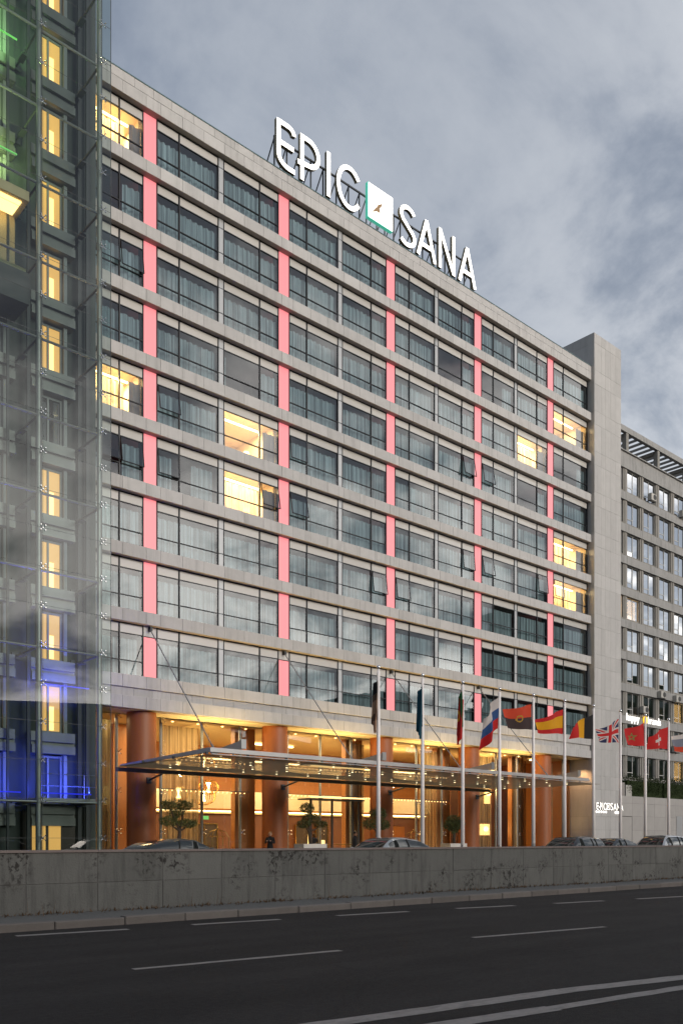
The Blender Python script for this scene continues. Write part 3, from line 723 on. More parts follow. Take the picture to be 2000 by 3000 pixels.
# lobby curtains
for a, b in ((24.12, 26.4), (19.2, 21.2), (31.7, 32.5), (37.55, 38.8), (44.0, 45.75), (49.45, 51.7), (54.35, 55.9), (58.0, 59.4)):
    o = place('lobby_curtain', curtain_mesh(b - a, 7.3, 'lobby_curtain', int(a * 10), amp=.06), None, (a, 41.62, .45))
    where = {24.12: 'beside the leftmost orange column behind a tree', 19.2: 'left of the leftmost orange column', 31.7: 'narrow, just right of the second orange column', 37.55: 'just left of the third orange column', 44.0: 'behind the luggage cart', 49.45: 'right of the fourth orange column', 54.35: 'just left of the rightmost orange column', 58.0: 'right of the rightmost orange column'}[a]
    tag(o, 'sheer brown lobby curtain ' + where, 'curtain', 'sheer lobby curtains')
# chandeliers: wire globes round a glowing core
def chandelier(u, v, z, r, label):
    t = thing('wire_chandelier', (u, v, z), label, 'chandelier', 'wire globe chandeliers')
    b = MB()
    for i in range(14):
        a = math.pi * i / 14
        b.tube([(r * math.cos(a) * math.sin(q), r * math.sin(a) * math.sin(q), .72 * r * math.cos(q)) for q in [2 * math.pi * j / 20 for j in range(21)]], .012, 4)
    b.build('wire_globe', 'brass', t, (u, v, z))
    MB().lathe((0, 0, 0), [(.02, -.3), (.14, -.28), (.05, 0), (.14, .28), (.02, .3)], 10).build('bulb', 'bulb', t, (u, v, z))
    MB().cyl((0, 0, .7 * r), (0, 0, 8.0 - z), .012, n=5).build('cable', 'steel_dark', t, (u, v, z))
chandelier(28.0, 43.6, 4.15, .72, 'lowest wire globe chandelier hanging left of the second orange column')
chandelier(29.0, 44.6, 4.75, .62, 'wire globe chandelier hanging highest, right of the lowest one')
chandelier(26.6, 44.0, 4.3, .6, 'wire globe chandelier half hidden by the curtain post')
# strings of small bulbs above the doors
for a, b, wh in ((23.0, 29.3, 'left of the second orange column'), (30.9, 38.9, 'between the second and third orange columns'), (39.9, 46.2, 'between the third and fourth orange columns')):
    t = thing('bulb_rail', (a, 40.85, 4.28), 'rail of small bulbs under the canopy ' + wh, 'light rail', 'rails of small bulbs')
    MB().box(0, b - a, -.02, .02, .03, .06).build('rail', 'steel_dark', t, (a, 40.85, 4.28))
    me = cached('bulbm', lambda: MB().sphere((0, 0, 0), .024, 8).mesh('bulb', 'bulb_soft'))
    for i in range(int((b - a) / .29)): place('bulb', me, t, (a + .15 + .29 * i, 40.85, 4.24))
# entrance portal
po = thing('entrance_portal', (34.9, 40.4, .3), 'glass entrance doors in a tall dark metal portal with a lit header', 'doorway')
for u in (33.2, 34.85, 36.5, 37.0): pbox('jamb', u - .05, u + .05, 40.1, 40.2, .3, 4.0, 'steel_dark', po)
pbox('header', 32.9, 37.3, 39.9, 41.0, 4.0, 4.08, 'steel_dark', po)
pbox('header_light', 32.95, 37.25, 39.86, 39.89, 4.12, 4.2, 'warm_window_hot', po)
for a, b in ((33.27, 34.78), (34.92, 36.43)):
    MB().add([(a, 40.15, .32), (b, 40.15, .32), (b, 40.15, 3.98), (a, 40.15, 3.98)], [(0, 1, 2, 3)]).build('pane', 'lobby_glass', po)
    MB().cyl((a + .1, 40.05, 1.35), (b - .1, 40.05, 1.35), .025, n=8).build('push_bar', 'brass', po)
pbox('green_exit_sign', 26.62, 26.95, 41.42, 41.46, 2.75, 2.95, 'led_green', None, label='small green lit exit sign by the glass doors left of the second column', cat='exit sign')

# ------------------------------------------------------------------ entrance canopy
can = thing('entrance_canopy', (33.5, 34, 5.1), 'wide flat glass entrance canopy with grey steel beams and small downlights', 'canopy')
CF, CB, CU0, CU1 = 30.3, 38.0, 19.8, 47.0
MB().box(CU0, CU1, CF, CF + .22, 5.19, 5.37).build('front_beam', 'canopy_beam', can)
MB().box(CU0 + .1, CU1 + .3, CF + .05, CF + .11, 5.10, 5.135).build('front_rail', 'steel_light', can)
MB().box(CU0 - .15, CU1, CB - .1, CB + .1, 4.84, 5.03).build('back_beam', 'canopy_dark', can)
for u in (CU0, ):
    b = MB(); b.add([(u, CF + .22, 5.19), (u + .12, CF + .22, 5.19), (u + .12, CB, 5.07), (u, CB, 5.07), (u, CF + .22, 5.37), (u + .12, CF + .22, 5.37), (u + .12, CB, 5.16), (u, CB, 5.16)],
        [(0, 3, 2, 1), (4, 5, 6, 7), (0, 1, 5, 4), (1, 2, 6, 5), (2, 3, 7, 6), (3, 0, 4, 7)])
    b.build('side_beam', 'canopy_beam', can)
n = 14; gx0, gx1 = CU0 - .1, 48.2
for i in range(n):
    a = gx0 + (gx1 - gx0) * i / n; b_ = gx0 + (gx1 - gx0) * (i + 1) / n
    place('pane', boxmesh(b_ - a - .015, CB - CF + .1, .012, 'canopy_glass', 'pane'), can, (a, CF + .0, 5.065 - (0)))
    for v in (CF + .12, 33.0, 35.6): pbox('clamp', a - .05, a + .05, v - .03, v + .03, 5.085, 5.19, 'steel_dark', can)
for k in range(4):
    c = P0 - .05 + BAY * k; b = MB()
    b.add([(c - .07, 31.45, 5.56), (c + .07, 31.45, 5.56), (c + .07, 33.9, 5.50), (c - .07, 33.9, 5.50), (c - .07, 31.45, 5.93), (c + .07, 31.45, 5.93), (c + .07, 33.9, 5.62), (c - .07, 33.9, 5.62)],
        [(0, 3, 2, 1), (4, 5, 6, 7), (0, 1, 5, 4), (1, 2, 6, 5), (2, 3, 7, 6), (3, 0, 4, 7)])
    o = b.build('outrigger', 'canopy_beam', can)
    pbox('end_plate', c - .13, c + .13, 31.40, 31.448, 5.56, 5.97, 'steel_light', o)
    MB().cyl((c, 33.6, 5.6), (c, 39.45, 12.15), .028, n=8).cyl((c, 33.6, 5.6), (c, 33.9, 5.94), .05, n=8).build('stay_rod', 'steel_grey', can)
    MB().box(c - .06, c + .06, 39.3, 39.545, 12.05, 12.25).build('rod_anchor', 'steel_dark', can)
    MB().cyl((c, 32.2, 5.2), (c, 32.2, 5.64), .04, n=6).cyl((c, 33.8, 5.08), (c, 33.8, 5.52), .04, n=6).build('hanger', 'steel_dark', can)
dl = cached('dl', lambda: MB().lathe((0, 0, 0), [(.001, 0), (.045, 0), (.05, .004), (.05, .016)], 10).mesh('downlight', 'canopy_lamp'))
for i in range(13):
    for j in range(4):
        u = CU0 + 1.2 + i * 2.08 + (.5 if j % 2 else -.2); v = CF + .75 + j * 1.75
        place('downlight', dl, can, (u, v, 5.0))
for k in range(5):
    c = P0 - .05 + BAY * k
    if c < 50: MB().cyl((c, 39.62, 4.6), (c, 38.1, 4.9), .05, n=8).box(c - .12, c + .12, 39.5, 39.62, 4.45, 4.75).build('column_bracket', 'steel_dark', can)
def spot(u, v, z, watt, col, tgt, parent, size=R(70), name='uplight'):
    l = bpy.data.lights.new(name, 'SPOT'); l.energy = watt; l.color = col; l.spot_size = size; l.spot_blend = .8; l.shadow_soft_size = .06
    o = bpy.data.objects.new(name, l); link(o, parent, (u, v, z)); o.rotation_euler = (Vector(tgt) - Vector((u, v, z))).to_track_quat('-Z', 'Y').to_euler()
    return o
for k in range(5):   # column wall-washers: lamp at the head of each column shining down it, and one washing the soffit
    c = P0 - .05 + BAY * k
    spot(c + .55, 39.35, 4.7, 60, (1, .55, .2), (c + .4, 39.75, 1), can if k < 4 else hotel, R(50))
    spot(c - 1.15, 41.45, 7.8, 60, (1, .5, .15), (c - 1.1, 41.8, 3), lob, R(60))
for k in range(4):
    c = P0 + BAY * k + 4.2
    spot(c, 38.6, 5.3, 1100, (1, .66, .22), (c, 40.6, 8.1), can, R(150))
spot(58.6, 40.6, 1.0, 120, (1, .6, .2), (59.5, 40.8, 7.5), hotel, R(130)); spot(60.2, 40.0, 7.6, 220, (1, .55, .25), (61.1, 39.9, 3), hotel, R(120))

# ------------------------------------------------------------------ glass lift tower on the left
lt = thing('glass_lift_tower', (14, 36.5, .3), 'glass-screened outdoor lift shaft with steel tubes, green and blue lit', 'lift tower')
SG = 35.5; tubes = [9.55, 12.26, 14.96, 17.65]
for u in tubes:
    b = MB(); b.smooth = True; b.cyl((u, SG + .25, .3), (u, SG + .25, 44), .10, n=16, caps=False); b.build('tube_column', 'steel_light', lt)
ZL = [25.62 + 3.2 * i for i in range(-7, 6)]
for z in ZL:
    if abs(z - 6.42) < .1: continue
    for a, b in zip(tubes, tubes[1:]): MB().cyl((a + .1, SG + .25, z), (b - .1, SG + .25, z), .055, n=10).build('cross_tube', 'steel_grey', lt)
    for u in tubes[1:]:
        s = MB().cyl((u, SG + .3, z), (u, 38.15, z), .05, n=8).box(u - .12, u + .12, 37.2, 37.7, z - .12, z - .04).box(u - .2, u + .2, 38.1, 38.2, z - .15, z + .15)
        s.build('bracket_arm', 'steel_dark', lt)
zr = [.35, 1.7]
while zr[-1] < 43: zr.append(round(3.32 + 1.6 * (len(zr) - 2), 3))
for z0, z1 in zip(zr, zr[1:]):
    for a, b in ((9.55, 12.26), (12.26, 15.04), (15.04, 18.08)):
        o = place('pane', cached(('sg', round(b - a, 2), round(z1 - z0, 2)), lambda: MB().add([(.006, 0, 0), (b - a - .006, 0, 0), (b - a - .006, 0, z1 - z0 - .012), (.006, 0, z1 - z0 - .012)], [(0, 1, 2, 3)]).mesh('pane', 'screen_glass')), lt, (a, SG, z0 + .006))
        o.rotation_euler = (R(random.uniform(-.2, .2)), 0, R(random.uniform(-.2, .2)))
    for u in (15.04, 17.72, 12.3): spider('spider_fitting', (u, SG - .02, z1), lt, .10, .28)
# joints show as thin dark sealant lines
sl = MB()
for z in zr[1:-1]: sl.box(9.55, 18.08, SG - .002, SG + .004, z - .008, z + .006)
sl.box(15.03, 15.05, SG + .006, SG + .012, .35, 43).box(18.075, 18.095, SG - .004, SG + .02, .35, 43)
sl.build('sealant_joints', 'steel_dark', lt)
MB().box(8, 18.75, 38.3, 39.1, .3, 44).build('shaft_wall', 'lift_wall', lt)
MB().box(13.9, 14.9, 38.22, 38.295, .3, 44).build('wall_rib', 'lift_wall', lt)
rails = MB()
for u, v, r in ((15.28, 37.6, .07), (15.50, 37.2, .05), (15.78, 37.5, .045), (17.75, 37.9, .09), (17.98, 37.6, .06), (18.18, 37.9, .09), (18.52, 37.4, .05), (18.38, 37.0, .02), (14.35, 37.5, .05), (12.9, 37.5, .05)):
    rails.box(u - r, u + r, v - .05, v + .05, .3, 44)
rails.build('guide_rails', 'steel_dark', lt)
for z in ZL:
    for ui, u in enumerate((15.62, 12.9)):
        d = MB()
        d.box(u + .30, u + .36, 38.16, 38.297, z, z + 2.15).box(u + .74, u + .82, 38.16, 38.297, z, z + 2.15).box(u + 1.34, u + 1.42, 38.16, 38.297, z, z + 2.15).box(u + .36, u + 1.34, 38.17, 38.297, z + 2.06, z + 2.15).box(u + .36, u + 1.34, 38.17, 38.297, z, z + .06)
        dr = d.build('lift_door', 'white_frame', lt)
        lit = not (abs(z - (25.62 - 3.2 * 2)) < .1) and not (ui == 1 and z > 20)
        if z > 5:
            MB().box(u + .365, u + .735, 38.22, 38.24, z + .065, z + 2.055).box(u + .825, u + 1.335, 38.22, 38.24, z + .065, z + 2.055).build('door_glass', 'warm_window' if lit else 'car_glass', dr)
            if lit: MB().box(u + .86, u + 1.06, 38.20, 38.215, z + .10, z + random.uniform(1.0, 1.5)).build('lit_reveal', 'warm_window_hot', dr)
        MB().box(u + 1.44, u + 1.60, 38.0, 38.297, z, z + 2.2).build('door_jamb', 'white_frame', dr)
        ap = MB().box(u - .17, u + 1.86, 37.75, 38.29, z - .46, z - .04).box(u - .1, u + 1.9, 37.8, 38.29, z - .98, z - .62).box(u - .1, u + 1.9, 37.9, 38.29, z - .62, z - .46)
        ap.build('landing_apron', 'apron', lt)
cab = MB().box(12.75, 14.75, 36.2, 37.9, 23.9, 25.2).build('lift_car', 'steel_dark', lt)
MB().box(12.85, 14.65, 36.3, 37.8, 25.25, 25.4).box(12.85, 14.65, 37.5, 37.8, 25.4, 28.2).box(12.75, 14.75, 36.2, 37.9, 28.2, 28.6).build('car_interior', 'lobby_cream', cab)
MB().box(13.0, 14.5, 36.4, 37.4, 28.14, 28.19).build('car_lamp', 'bulb_soft', cab)
MB().add([(12.8, 36.22, 25.2), (14.7, 36.22, 25.2), (14.7, 36.22, 28.2), (12.8, 36.22, 28.2)], [(0, 1, 2, 3)]).build('car_glass', 'screen_glass', cab)
pl = MB().box(15.3, 17.9, 36.6, 37.6, 3.30, 3.42).cyl((15.4, 36.6, 3.4), (15.4, 36.6, 4.5), .025, n=6).cyl((17.6, 36.6, 3.4), (17.6, 36.6, 4.5), .025, n=6).cyl((17.8, 37.5, 3.4), (17.8, 37.5, 4.5), .025, n=6).cyl((15.3, 36.6, 4.45), (17.9, 36.6, 4.45), .02, n=6).cyl((15.3, 36.6, 3.95), (17.9, 36.6, 3.95), .02, n=6)
pl.build('service_platform', 'steel_grey', lt)
MB().box(15.2, 17.6, 38.0, 38.28, .3, 2.9).build('ground_door', 'lobby_dark', lt)
MB().box(15.6, 16.2, 37.96, 37.995, .35, 2.3).box(16.35, 16.9, 37.96, 37.995, .35, 2.3).build('ground_door_light', 'warm_window', lt)
# coloured LED washers of the shaft
def led(u0, u1, v, z, m, watt, col, up):
    o = MB().box(u0, u1, v, v + .05, z, z + .05).build('led_bar', m, lt)
    l = bpy.data.lights.new('led', 'AREA'); l.shape = 'RECTANGLE'; l.size = u1 - u0; l.size_y = .1; l.energy = watt; l.color = col
    a = bpy.data.objects.new('led_lamp', l); link(a, o, ((u0 + u1) / 2, v, z + (.08 if up else -.03)))
    a.rotation_euler = ((Vector(((u0 + u1) / 2, 38.3, z + (2.0 if up else -2.0))) - Vector(((u0 + u1) / 2, v, z))).to_track_quat('-Z', 'Y')).to_euler()
led(15.3, 17.7, 36.6, 3.6, 'led_blue', 170, (.06, .09, 1), True); led(15.3, 17.7, 36.8, 8.3, 'led_blue', 110, (.06, .09, 1), True); led(12.5, 14.6, 36.7, 3.6, 'led_blue', 90, (.06, .09, 1), True)
led(12.4, 14.4, 36.6, 30.2, 'led_green', 170, (.75, 1, .30), True); led(12.4, 14.4, 36.6, 35.0, 'led_green', 150, (.5, 1, .30), True)

# ------------------------------------------------------------------ office building on the right
OV = 46.0
off = thing('office_building', (82, 47, .3), 'weathered concrete office block with ribbon windows and rooftop pergola beyond the stone tower', 'building')
OU0, OU1 = 66.5, 104.5
wall_ = MB(); pier = MB(); sill = MB()
rm_ = MB()
wins = [75.08 + 3.05 * i for i in range(-3, 10)]
for j in range(11):
    zt = 37.65 - 3.09 * j; zb = zt - 2.12
    wall_.box(OU0, OU1, OV - .15, OV + .6, zt, zt + (.76 if j else .80))
    for i, u in enumerate(wins):
        if u > OU1 - 2.2 or u < OU0: continue
        pbox('sill_apron', u - .22, u + 2.06, OV + .03, OV + .14, zb - .21, zb, 'office_sill', off)
        if zb < 5: continue
        fr = cached('ofr', lambda: MB().box(-.24, -.16, 0, .06, 0, 2.10).box(2.02, 2.08, 0, .06, 0, 2.10).box(-.16, .90, 0, .06, 2.05, 2.10).box(.97, 2.02, 0, .06, 2.05, 2.10).box(-.16, .90, 0, .06, 0, .05).box(.97, 2.02, 0, .06, 0, .05).box(.90, .97, -.01, .06, 0, 2.10).box(-.16, .90, 0, .05, .48, .54).mesh('window', 'office_frame'))
        fo = place('window', fr, off, (u, OV + .14, zb + .01))
        rr = .5
        for (x0, x1, z0, z1) in ((-.155, .895, .055, .475), (-.155, .895, .545, 2.045), (.975, 2.015, .055, 2.045)):
            pane('pane', cached(('op', x0, x1, z0), lambda: MB().add([(0, 0, 0), (x1 - x0, 0, 0), (x1 - x0, 0, z1 - z0), (0, 0, z1 - z0)], [(0, 1, 2, 3)]).mesh('pane', 'office_glass')), fo, (u + x0, OV + .17, zb + .01 + z0), r=.5)
        if j >= 7 and random.random() < .6:
            h = random.uniform(.5, 1.2); pbox('blind', u + .07, u + .98, OV + .24, OV + .26, zt - h, zt - .05, 'blind', fo)
        if (i, j) in ((3, 4), (4, 4), (7, 9), (3, 8), (7, 7)): pbox('lit_room', u + .05, u + 2.03, OV + .5, OV + .55, zb + .1, zt - .1, 'bulb_soft', fo)
    for u in wins:
        if u > OU1: continue
        pbox('pier', u - .97, u - .24, OV + .0, OV + .58, zb - .22, zt, 'office_pier', off); pbox('mullion_fin', u - .72, u - .50, OV - .06, OV - .003, zb - .22, zt, 'office_pier', off)
    rm_.add([(OU0, OV + 3, zb - .3), (OU1, OV + 3, zb - .3), (OU1, OV + 3, zt), (OU0, OV + 3, zt)], [(0, 1, 2, 3)])
wall_.box(OU0, OU1, OV - .12, OV + .6, 38.47, 39.2).box(OU0, OU1, OV - .3, OV - .1, 39.16, 39.24)
wall_.box(OU0, OU1, OV + .61, OV + 14, 38.4, 38.44)
wall_.build('spandrel_bands', 'office', off)
rm_.build('office_rooms', 'office_room', off)
MB().box(OU0, OU1, OV + 3.2, OV + 3.4, 38.5, 41.0).build('penthouse_wall', 'podium_dark', off)
MB().box(OU0, OU1, OV - .25, OV + .1, 41.05, 41.6).build('pergola_beam', 'office', off)
for u in [71.7, 77.6, 83.5, 89.4, 95.3]: pbox('pergola_column', u - .22, u + .22, OV - .2, OV + .25, 39.2, 41.05, 'office_pier', off); pbox('pergola_rafter', u - .22, u + .22, OV + .1, OV + 3.2, 40.75, 41.05, 'office_pier', off)
for i in range(37):
    u = OU0 + 1.0 * i + .4; pbox('pergola_slat', u, u + .13, OV + .1, OV + 3.2, 41.10, 41.32, 'office_pier', off)
# air conditioners hung on the facade
for i, (u, z, lab) in enumerate(((81.4, 35.5, 'grey air conditioner under a top-floor window of the concrete block'), (87.7, 35.35, 'grey air conditioner at the right edge under a top-floor window'), (83.3, 16.0, 'left of the two air conditioners side by side on the concrete block'), (86.4, 15.9, 'right of the two air conditioners side by side on the concrete block'), (79.9, 14.15, 'air conditioner with round fan just above the happy brands sign'), (86.2, 10.7, 'low air conditioner behind the rightmost flags on the concrete block'))):
    t = thing('air_conditioner', (u, OV - .18, z), lab, 'air conditioner', 'air conditioners on the office block')
    MB().bbox(0, .95, -.42, 0, 0, .68, .02).build('casing', 'ac_body', t, (u, OV - .18, z))
    MB().cyl((.62, -.425, .34), (.62, -.445, .34), .27, n=20).build('fan_grille', 'ac_dark', t, (u, OV - .18, z))
    MB().box(.05, .12, -.4, .1, -.08, -.005).box(.82, .9, -.4, .1, -.08, -.005).build('bracket', 'steel_dark', t, (u, OV - .18, z))
# lettering: one mesh per character
def glyph(ch, size):
    cu = bpy.data.curves.new('g', 'FONT'); cu.body = ch; cu.size = size; cu.extrude = .03; cu.resolution_u = 3
    o = bpy.data.objects.new('g', cu); COL.objects.link(o)
    bpy.context.view_layer.update()
    me = bpy.data.meshes.new_from_object(o.evaluated_get(bpy.context.evaluated_depsgraph_get()))
    bpy.data.objects.remove(o); bpy.data.curves.remove(cu)
    return me
def text(word, u, v, z, size, m, parent, squeeze=1.0, gap=.04):
    for ch in word:
        me = glyph(ch, size); xs = [q.co.x for q in me.vertices]; x0, x1 = min(xs), max(xs)
        for q in me.vertices: q.co.x = (q.co.x - x0) * squeeze
        me.materials.clear(); me.materials.append(M[m]); me.name = 'letter'
        o = place('letter', me, parent, (u, v, z)); o.rotation_euler = (R(90), 0, 0)
        u += (x1 - x0) * squeeze + gap
    return u
hb = thing('shop_sign', (80.5, OV - .25, 13.0), 'white lettering sign happy brands with a yellow dot on the concrete block', 'sign')
text('happy', 77.36, OV - .24, 13.22, 1.05, 'sign_white', hb, .98, .07)
text('brands', 81.35, OV - .24, 13.22, 1.05, 'sign_white', hb, .92, .07)
MB().cyl((80.85, OV - .26, 13.55), (80.85, OV - .20, 13.55), .40, n=24).build('yellow_dot', 'sign_yellow', hb)

# podium, planters, hedges
pod = thing('podium_wall', (80, 42, .3), 'grey stone podium wall with roller door right of the stone tower', 'wall')
PV = 42.0
MB().box(65.02, 105, PV + .05, 46, .3, 5.5).build('podium_core', 'joint', pod)
zrow = [.3, 1.35, 2.5, 3.75, 4.9, 5.55]
urow = [65.02, 67.0, 68.7, 70.0]; 
while urow[-1] < 104: urow.append(urow[-1] + 1.95)
for z0, z1 in zip(zrow, zrow[1:]):
    for a, b in zip(urow, urow[1:]):
        if a > 67.9 and b < 72.1 and z1 < 3.8: continue
        pbox('stone_panel', a + .006, b - .006, PV + random.uniform(-.003, .003), PV + .048, z0 + .005, z1 - .005, 'podium', pod, bev=.005)
rd_ = MB().box(68.72, 70.0, PV + .03, PV + .05, .3, 3.7)
for i in range(4): rd_.box(68.74, 69.98, PV + .005, PV + .028, .35 + i * .82, 1.13 + i * .82)
rd_.build('roller_door', 'shutter', pod)
MB().box(70.0, 71.93, PV + .02, PV + .05, .3, 3.7).build('pier_face', 'podium', pod)
pbox('plant_box', 65.1, 71.2, PV + .3, 45.5, 5.56, 6.75, 'podium_dark', None, label='grey stone planter box on the podium next to the tower', cat='planter')
pbox('pale_door', 79.9, 81.0, PV - .03, PV - .004, .3, 3.9, 'strip', pod)
pbox('vent_unit', 71.9, 72.9, PV + .6, PV + 1.0, 5.56, 6.6, 'ac_body', None, label='white vented cabinet between planter box and hedge on the podium', cat='cabinet')
def leaves(b, c, rad, n, s, rnd, flat=1.0, shell=.5):
    for _ in range(n):
        while True:
            d = Vector((rnd.uniform(-1, 1), rnd.uniform(-1, 1), rnd.uniform(-1, 1)))
            if shell * shell < d.length_squared < 1: break
        p = Vector(c) + Vector((d.x * rad[0], d.y * rad[1], d.z * rad[2]))
        a = Vector((rnd.uniform(-1, 1), rnd.uniform(-1, 1), rnd.uniform(-1, 1))).normalized(); t = a.orthogonal().normalized(); q = a.cross(t)
        l = s * rnd.uniform(.6, 1.3); wv = l * .38
        b.add([p - t * l, p + q * wv, p + t * l, p - q * wv], [(0, 1, 2, 3)])
rnd = random.Random(3)
for i, (a, b_, lab) in enumerate(((65.4, 70.8, 'small green shrubs in the planter box next to the tower'), (72.4, 78.6, 'dense dark green hedge on the podium behind two flagpoles'), (79.0, 86.5, 'dense dark green hedge on the podium at the right edge'))):
    t = thing('hedge', ((a + b_) / 2, 43, 5.56), lab, 'hedge', 'podium hedges'); lb = MB()
    z0, zh = (6.75, .9) if i == 0 else (5.56, 2.05)
    u = a
    while u < b_:
        leaves(lb, (u, 43 + rnd.uniform(-.3, .3), z0 + zh * .5), (.6, .7, zh * .55 * rnd.uniform(.8, 1.1)), 420 if i else 160, .07, rnd, shell=.55)
        u += .45
    lb.box(a, b_, 42.75, 43.25, z0, z0 + zh * .72)
    lb.build('foliage', 'leaf_hedge', t)
    st = MB()
    for q in range(6): st.cyl((a + (b_ - a) * (q + .5) / 6, 43, z0), (a + (b_ - a) * (q + .5) / 6, 43, z0 + zh * .8), .03, n=5)
    st.build('stem', 'bark', t)

# small illuminated sign on the tower
ts = thing('tower_sign', (63, TV - .06, 3.7), 'small glowing white letters EPIC SANA on the stone tower', 'sign')
ws = [(.34), (.36), (.10), (.40), (.0), (.36), (.44), (.40), (.44)]
u = 61.30; lw = {'E': .31, 'P': .36, 'I': .09, 'C': .40, 'S': .34, 'A': .46, 'N': .40}
for ch in 'EPIC': sign_letter(ch, u, u + lw[ch], 4.02, 4.60, .065, TV - .07, .05, ts, 'small_letter'); u += lw[ch] + .085
b = MB(); stroke(b, [(u, 4.08), (u + .42, 4.08), (u + .42, 4.55), (u, 4.55)], .05, TV - .07, TV - .03, True); b.prism([(u + .21 + x_ * .35, 4.31 + z_ * .4) for x_, z_ in birdp], TV - .06, TV - .03); b.build('emblem', ['letter_face', 'letter_side'], ts)
u += .53
for ch in 'SANA': sign_letter(ch, u, u + lw[ch], 4.02, 4.60, .065, TV - .07, .05, ts, 'small_letter'); u += lw[ch] + .07
for i in range(5):
    q = [(61.38 + i * .34 + (.10 if j % 2 == 0 else .042) * math.sin(math.pi * j / 5), 3.87 + (.10 if j % 2 == 0 else .042) * math.cos(math.pi * j / 5)) for j in range(10)]
    MB().prism(q, TV - .06, TV - .02).build('star', 'letter_face', ts)
MB().box(64.05, 64.72, TV - .05, TV - .02, 3.77, 3.93).build('name_strip', 'letter_face', ts)

# ------------------------------------------------------------------ flagpoles and flags
PLV = 26.0; PU = [25.07 + 2.608 * i for i in range(11)]
desc = ['at the left end of the row, brown flag', 'with a teal flag', 'with the red and green flag', 'with the white, blue and red flag', 'with the red over black flag', 'with the red and yellow striped flag', 'with the black, yellow and red flag', 'with the red, white and blue crossed flag', 'with the red star flag', 'with the white cross flag', 'at the right edge of the picture']
for i, u in enumerate(PU):
    t = thing('flagpole', (u, PLV, .3), 'tall white flagpole ' + desc[i], 'flagpole', 'row of white flagpoles')
    b = MB(); b.smooth = True; b.cyl((0, 0, 0), (0, 0, 8.22), .095, .06, n=14); b.build('shaft', 'pole', t, (u, PLV, .3))
    b = MB(); b.smooth = True; b.sphere((0, 0, 8.36), .085, 12); b.cyl((0, 0, 8.2), (0, 0, 8.3), .03, n=6); b.build('finial', 'chrome', t, (u, PLV, .3))
    MB().cyl((-.09, -.03, .9), (-.09, -.03, 1.1), .02, n=6).cyl((-.075, 0, 1.0), (-.062, 0, 8.1), .006, n=4).build('halyard', 'steel_dark', t, (u, PLV, .3))
cols = {'r': (.55, .015, .015), 'y': (.75, .36, .005), 'k': (.012, .01, .012), 'w': (.62, .58, .56), 'b': (.03, .09, .26), 'g': (.01, .10, .03), 't': (.006, .075, .12), 'n': (.02, .03, .10), 'n2': (.05, .03, .03), 'o': (.60, .06, .02), 'br': (.14, .08, .05), 'be': (.45, .26, .16), 'go': (.45, .26, .03), 'gy': (.20, .22, .28), 'cr': (.42, .01, .02), 'gs': (.20, .22, .06)}
for k_, c_ in cols.items():
    m, t_, p = newmat('flag_' + k_); p.inputs['Base Color'].default_value = (*c_, 1); p.inputs['Roughness'].default_value = .8
    tl = t_.nodes.new('ShaderNodeBsdfTranslucent'); tl.inputs[0].default_value = (*c_, 1); mxs = t_.nodes.new('ShaderNodeMixShader'); mxs.inputs[0].default_value = .35
    t_.links.new(p.outputs[0], mxs.inputs[1]); t_.links.new(tl.outputs[0], mxs.inputs[2]); t_.links.new(mxs.outputs[0], t_.nodes['Material Output'].inputs[0])
def instar(x, y, r, cx, cy):
    d = math.hypot(x - cx, y - cy); f = abs((math.atan2(x - cx, y - cy) + math.pi / 5) % (2 * math.pi / 5) - math.pi / 5)
    return d < r * .382 * math.sin(math.pi / 5) / (.382 * math.sin(math.pi / 5 - f) + math.sin(f))
def uk(s, t):
    x, y = (s - .5) * 1.5, t - .5
    if abs(x) < .10 or abs(y) < .10: return 'r'
    if abs(x) < .165 or abs(y) < .165: return 'w'
    for d in (abs(x / 1.5 - y), abs(x / 1.5 + y)):
        if d < .045: return 'r'
    for d in (abs(x / 1.5 - y), abs(x / 1.5 + y)):
        if d < .12: return 'w'
    return 'n'
F = [
 ('br hang', lambda s, t: 'k' if t > .75 - s * .2 else ('be' if abs(t - .45 + .3 * s) < .16 else 'br')),
 ('teal', lambda s, t: 't'),
 ('pt', lambda s, t: ('y' if math.hypot((s - .4) * 1.5, t - .5) < .16 and math.hypot((s - .4) * 1.5, t - .5) > .08 else ('g' if s < .4 else 'r'))),
 ('ru', lambda s, t: 'w' if t > .667 else ('b' if t > .333 else 'r')),
 ('ao', lambda s, t: 'go' if .10 < math.hypot((s - .5) * 1.5, t - .48) < .16 and (s < .58 or t < .5) else ('o' if t > .5 else 'n2')),
 ('es', lambda s, t: 'r' if t > .75 or t < .25 else 'y'),
 ('be', lambda s, t: 'k' if s < .333 else ('y' if s < .667 else 'r')),
 ('uk', uk),
 ('ma', lambda s, t: 'gs' if instar(s * 1.5, t, .27, .86, .46) and not instar(s * 1.5, t, .12, .86, .46) else 'r'),
 ('ch', lambda s, t: 'w' if (abs((s - .52) * 1.5) < .10 and abs(t - .5) < .32) or (abs(t - .5) < .10 and abs((s - .52) * 1.5) < .32) else 'r'),
 ('sk', lambda s, t: 'o' if t < .3 else ('gy' if t < .75 else 'w')),
]
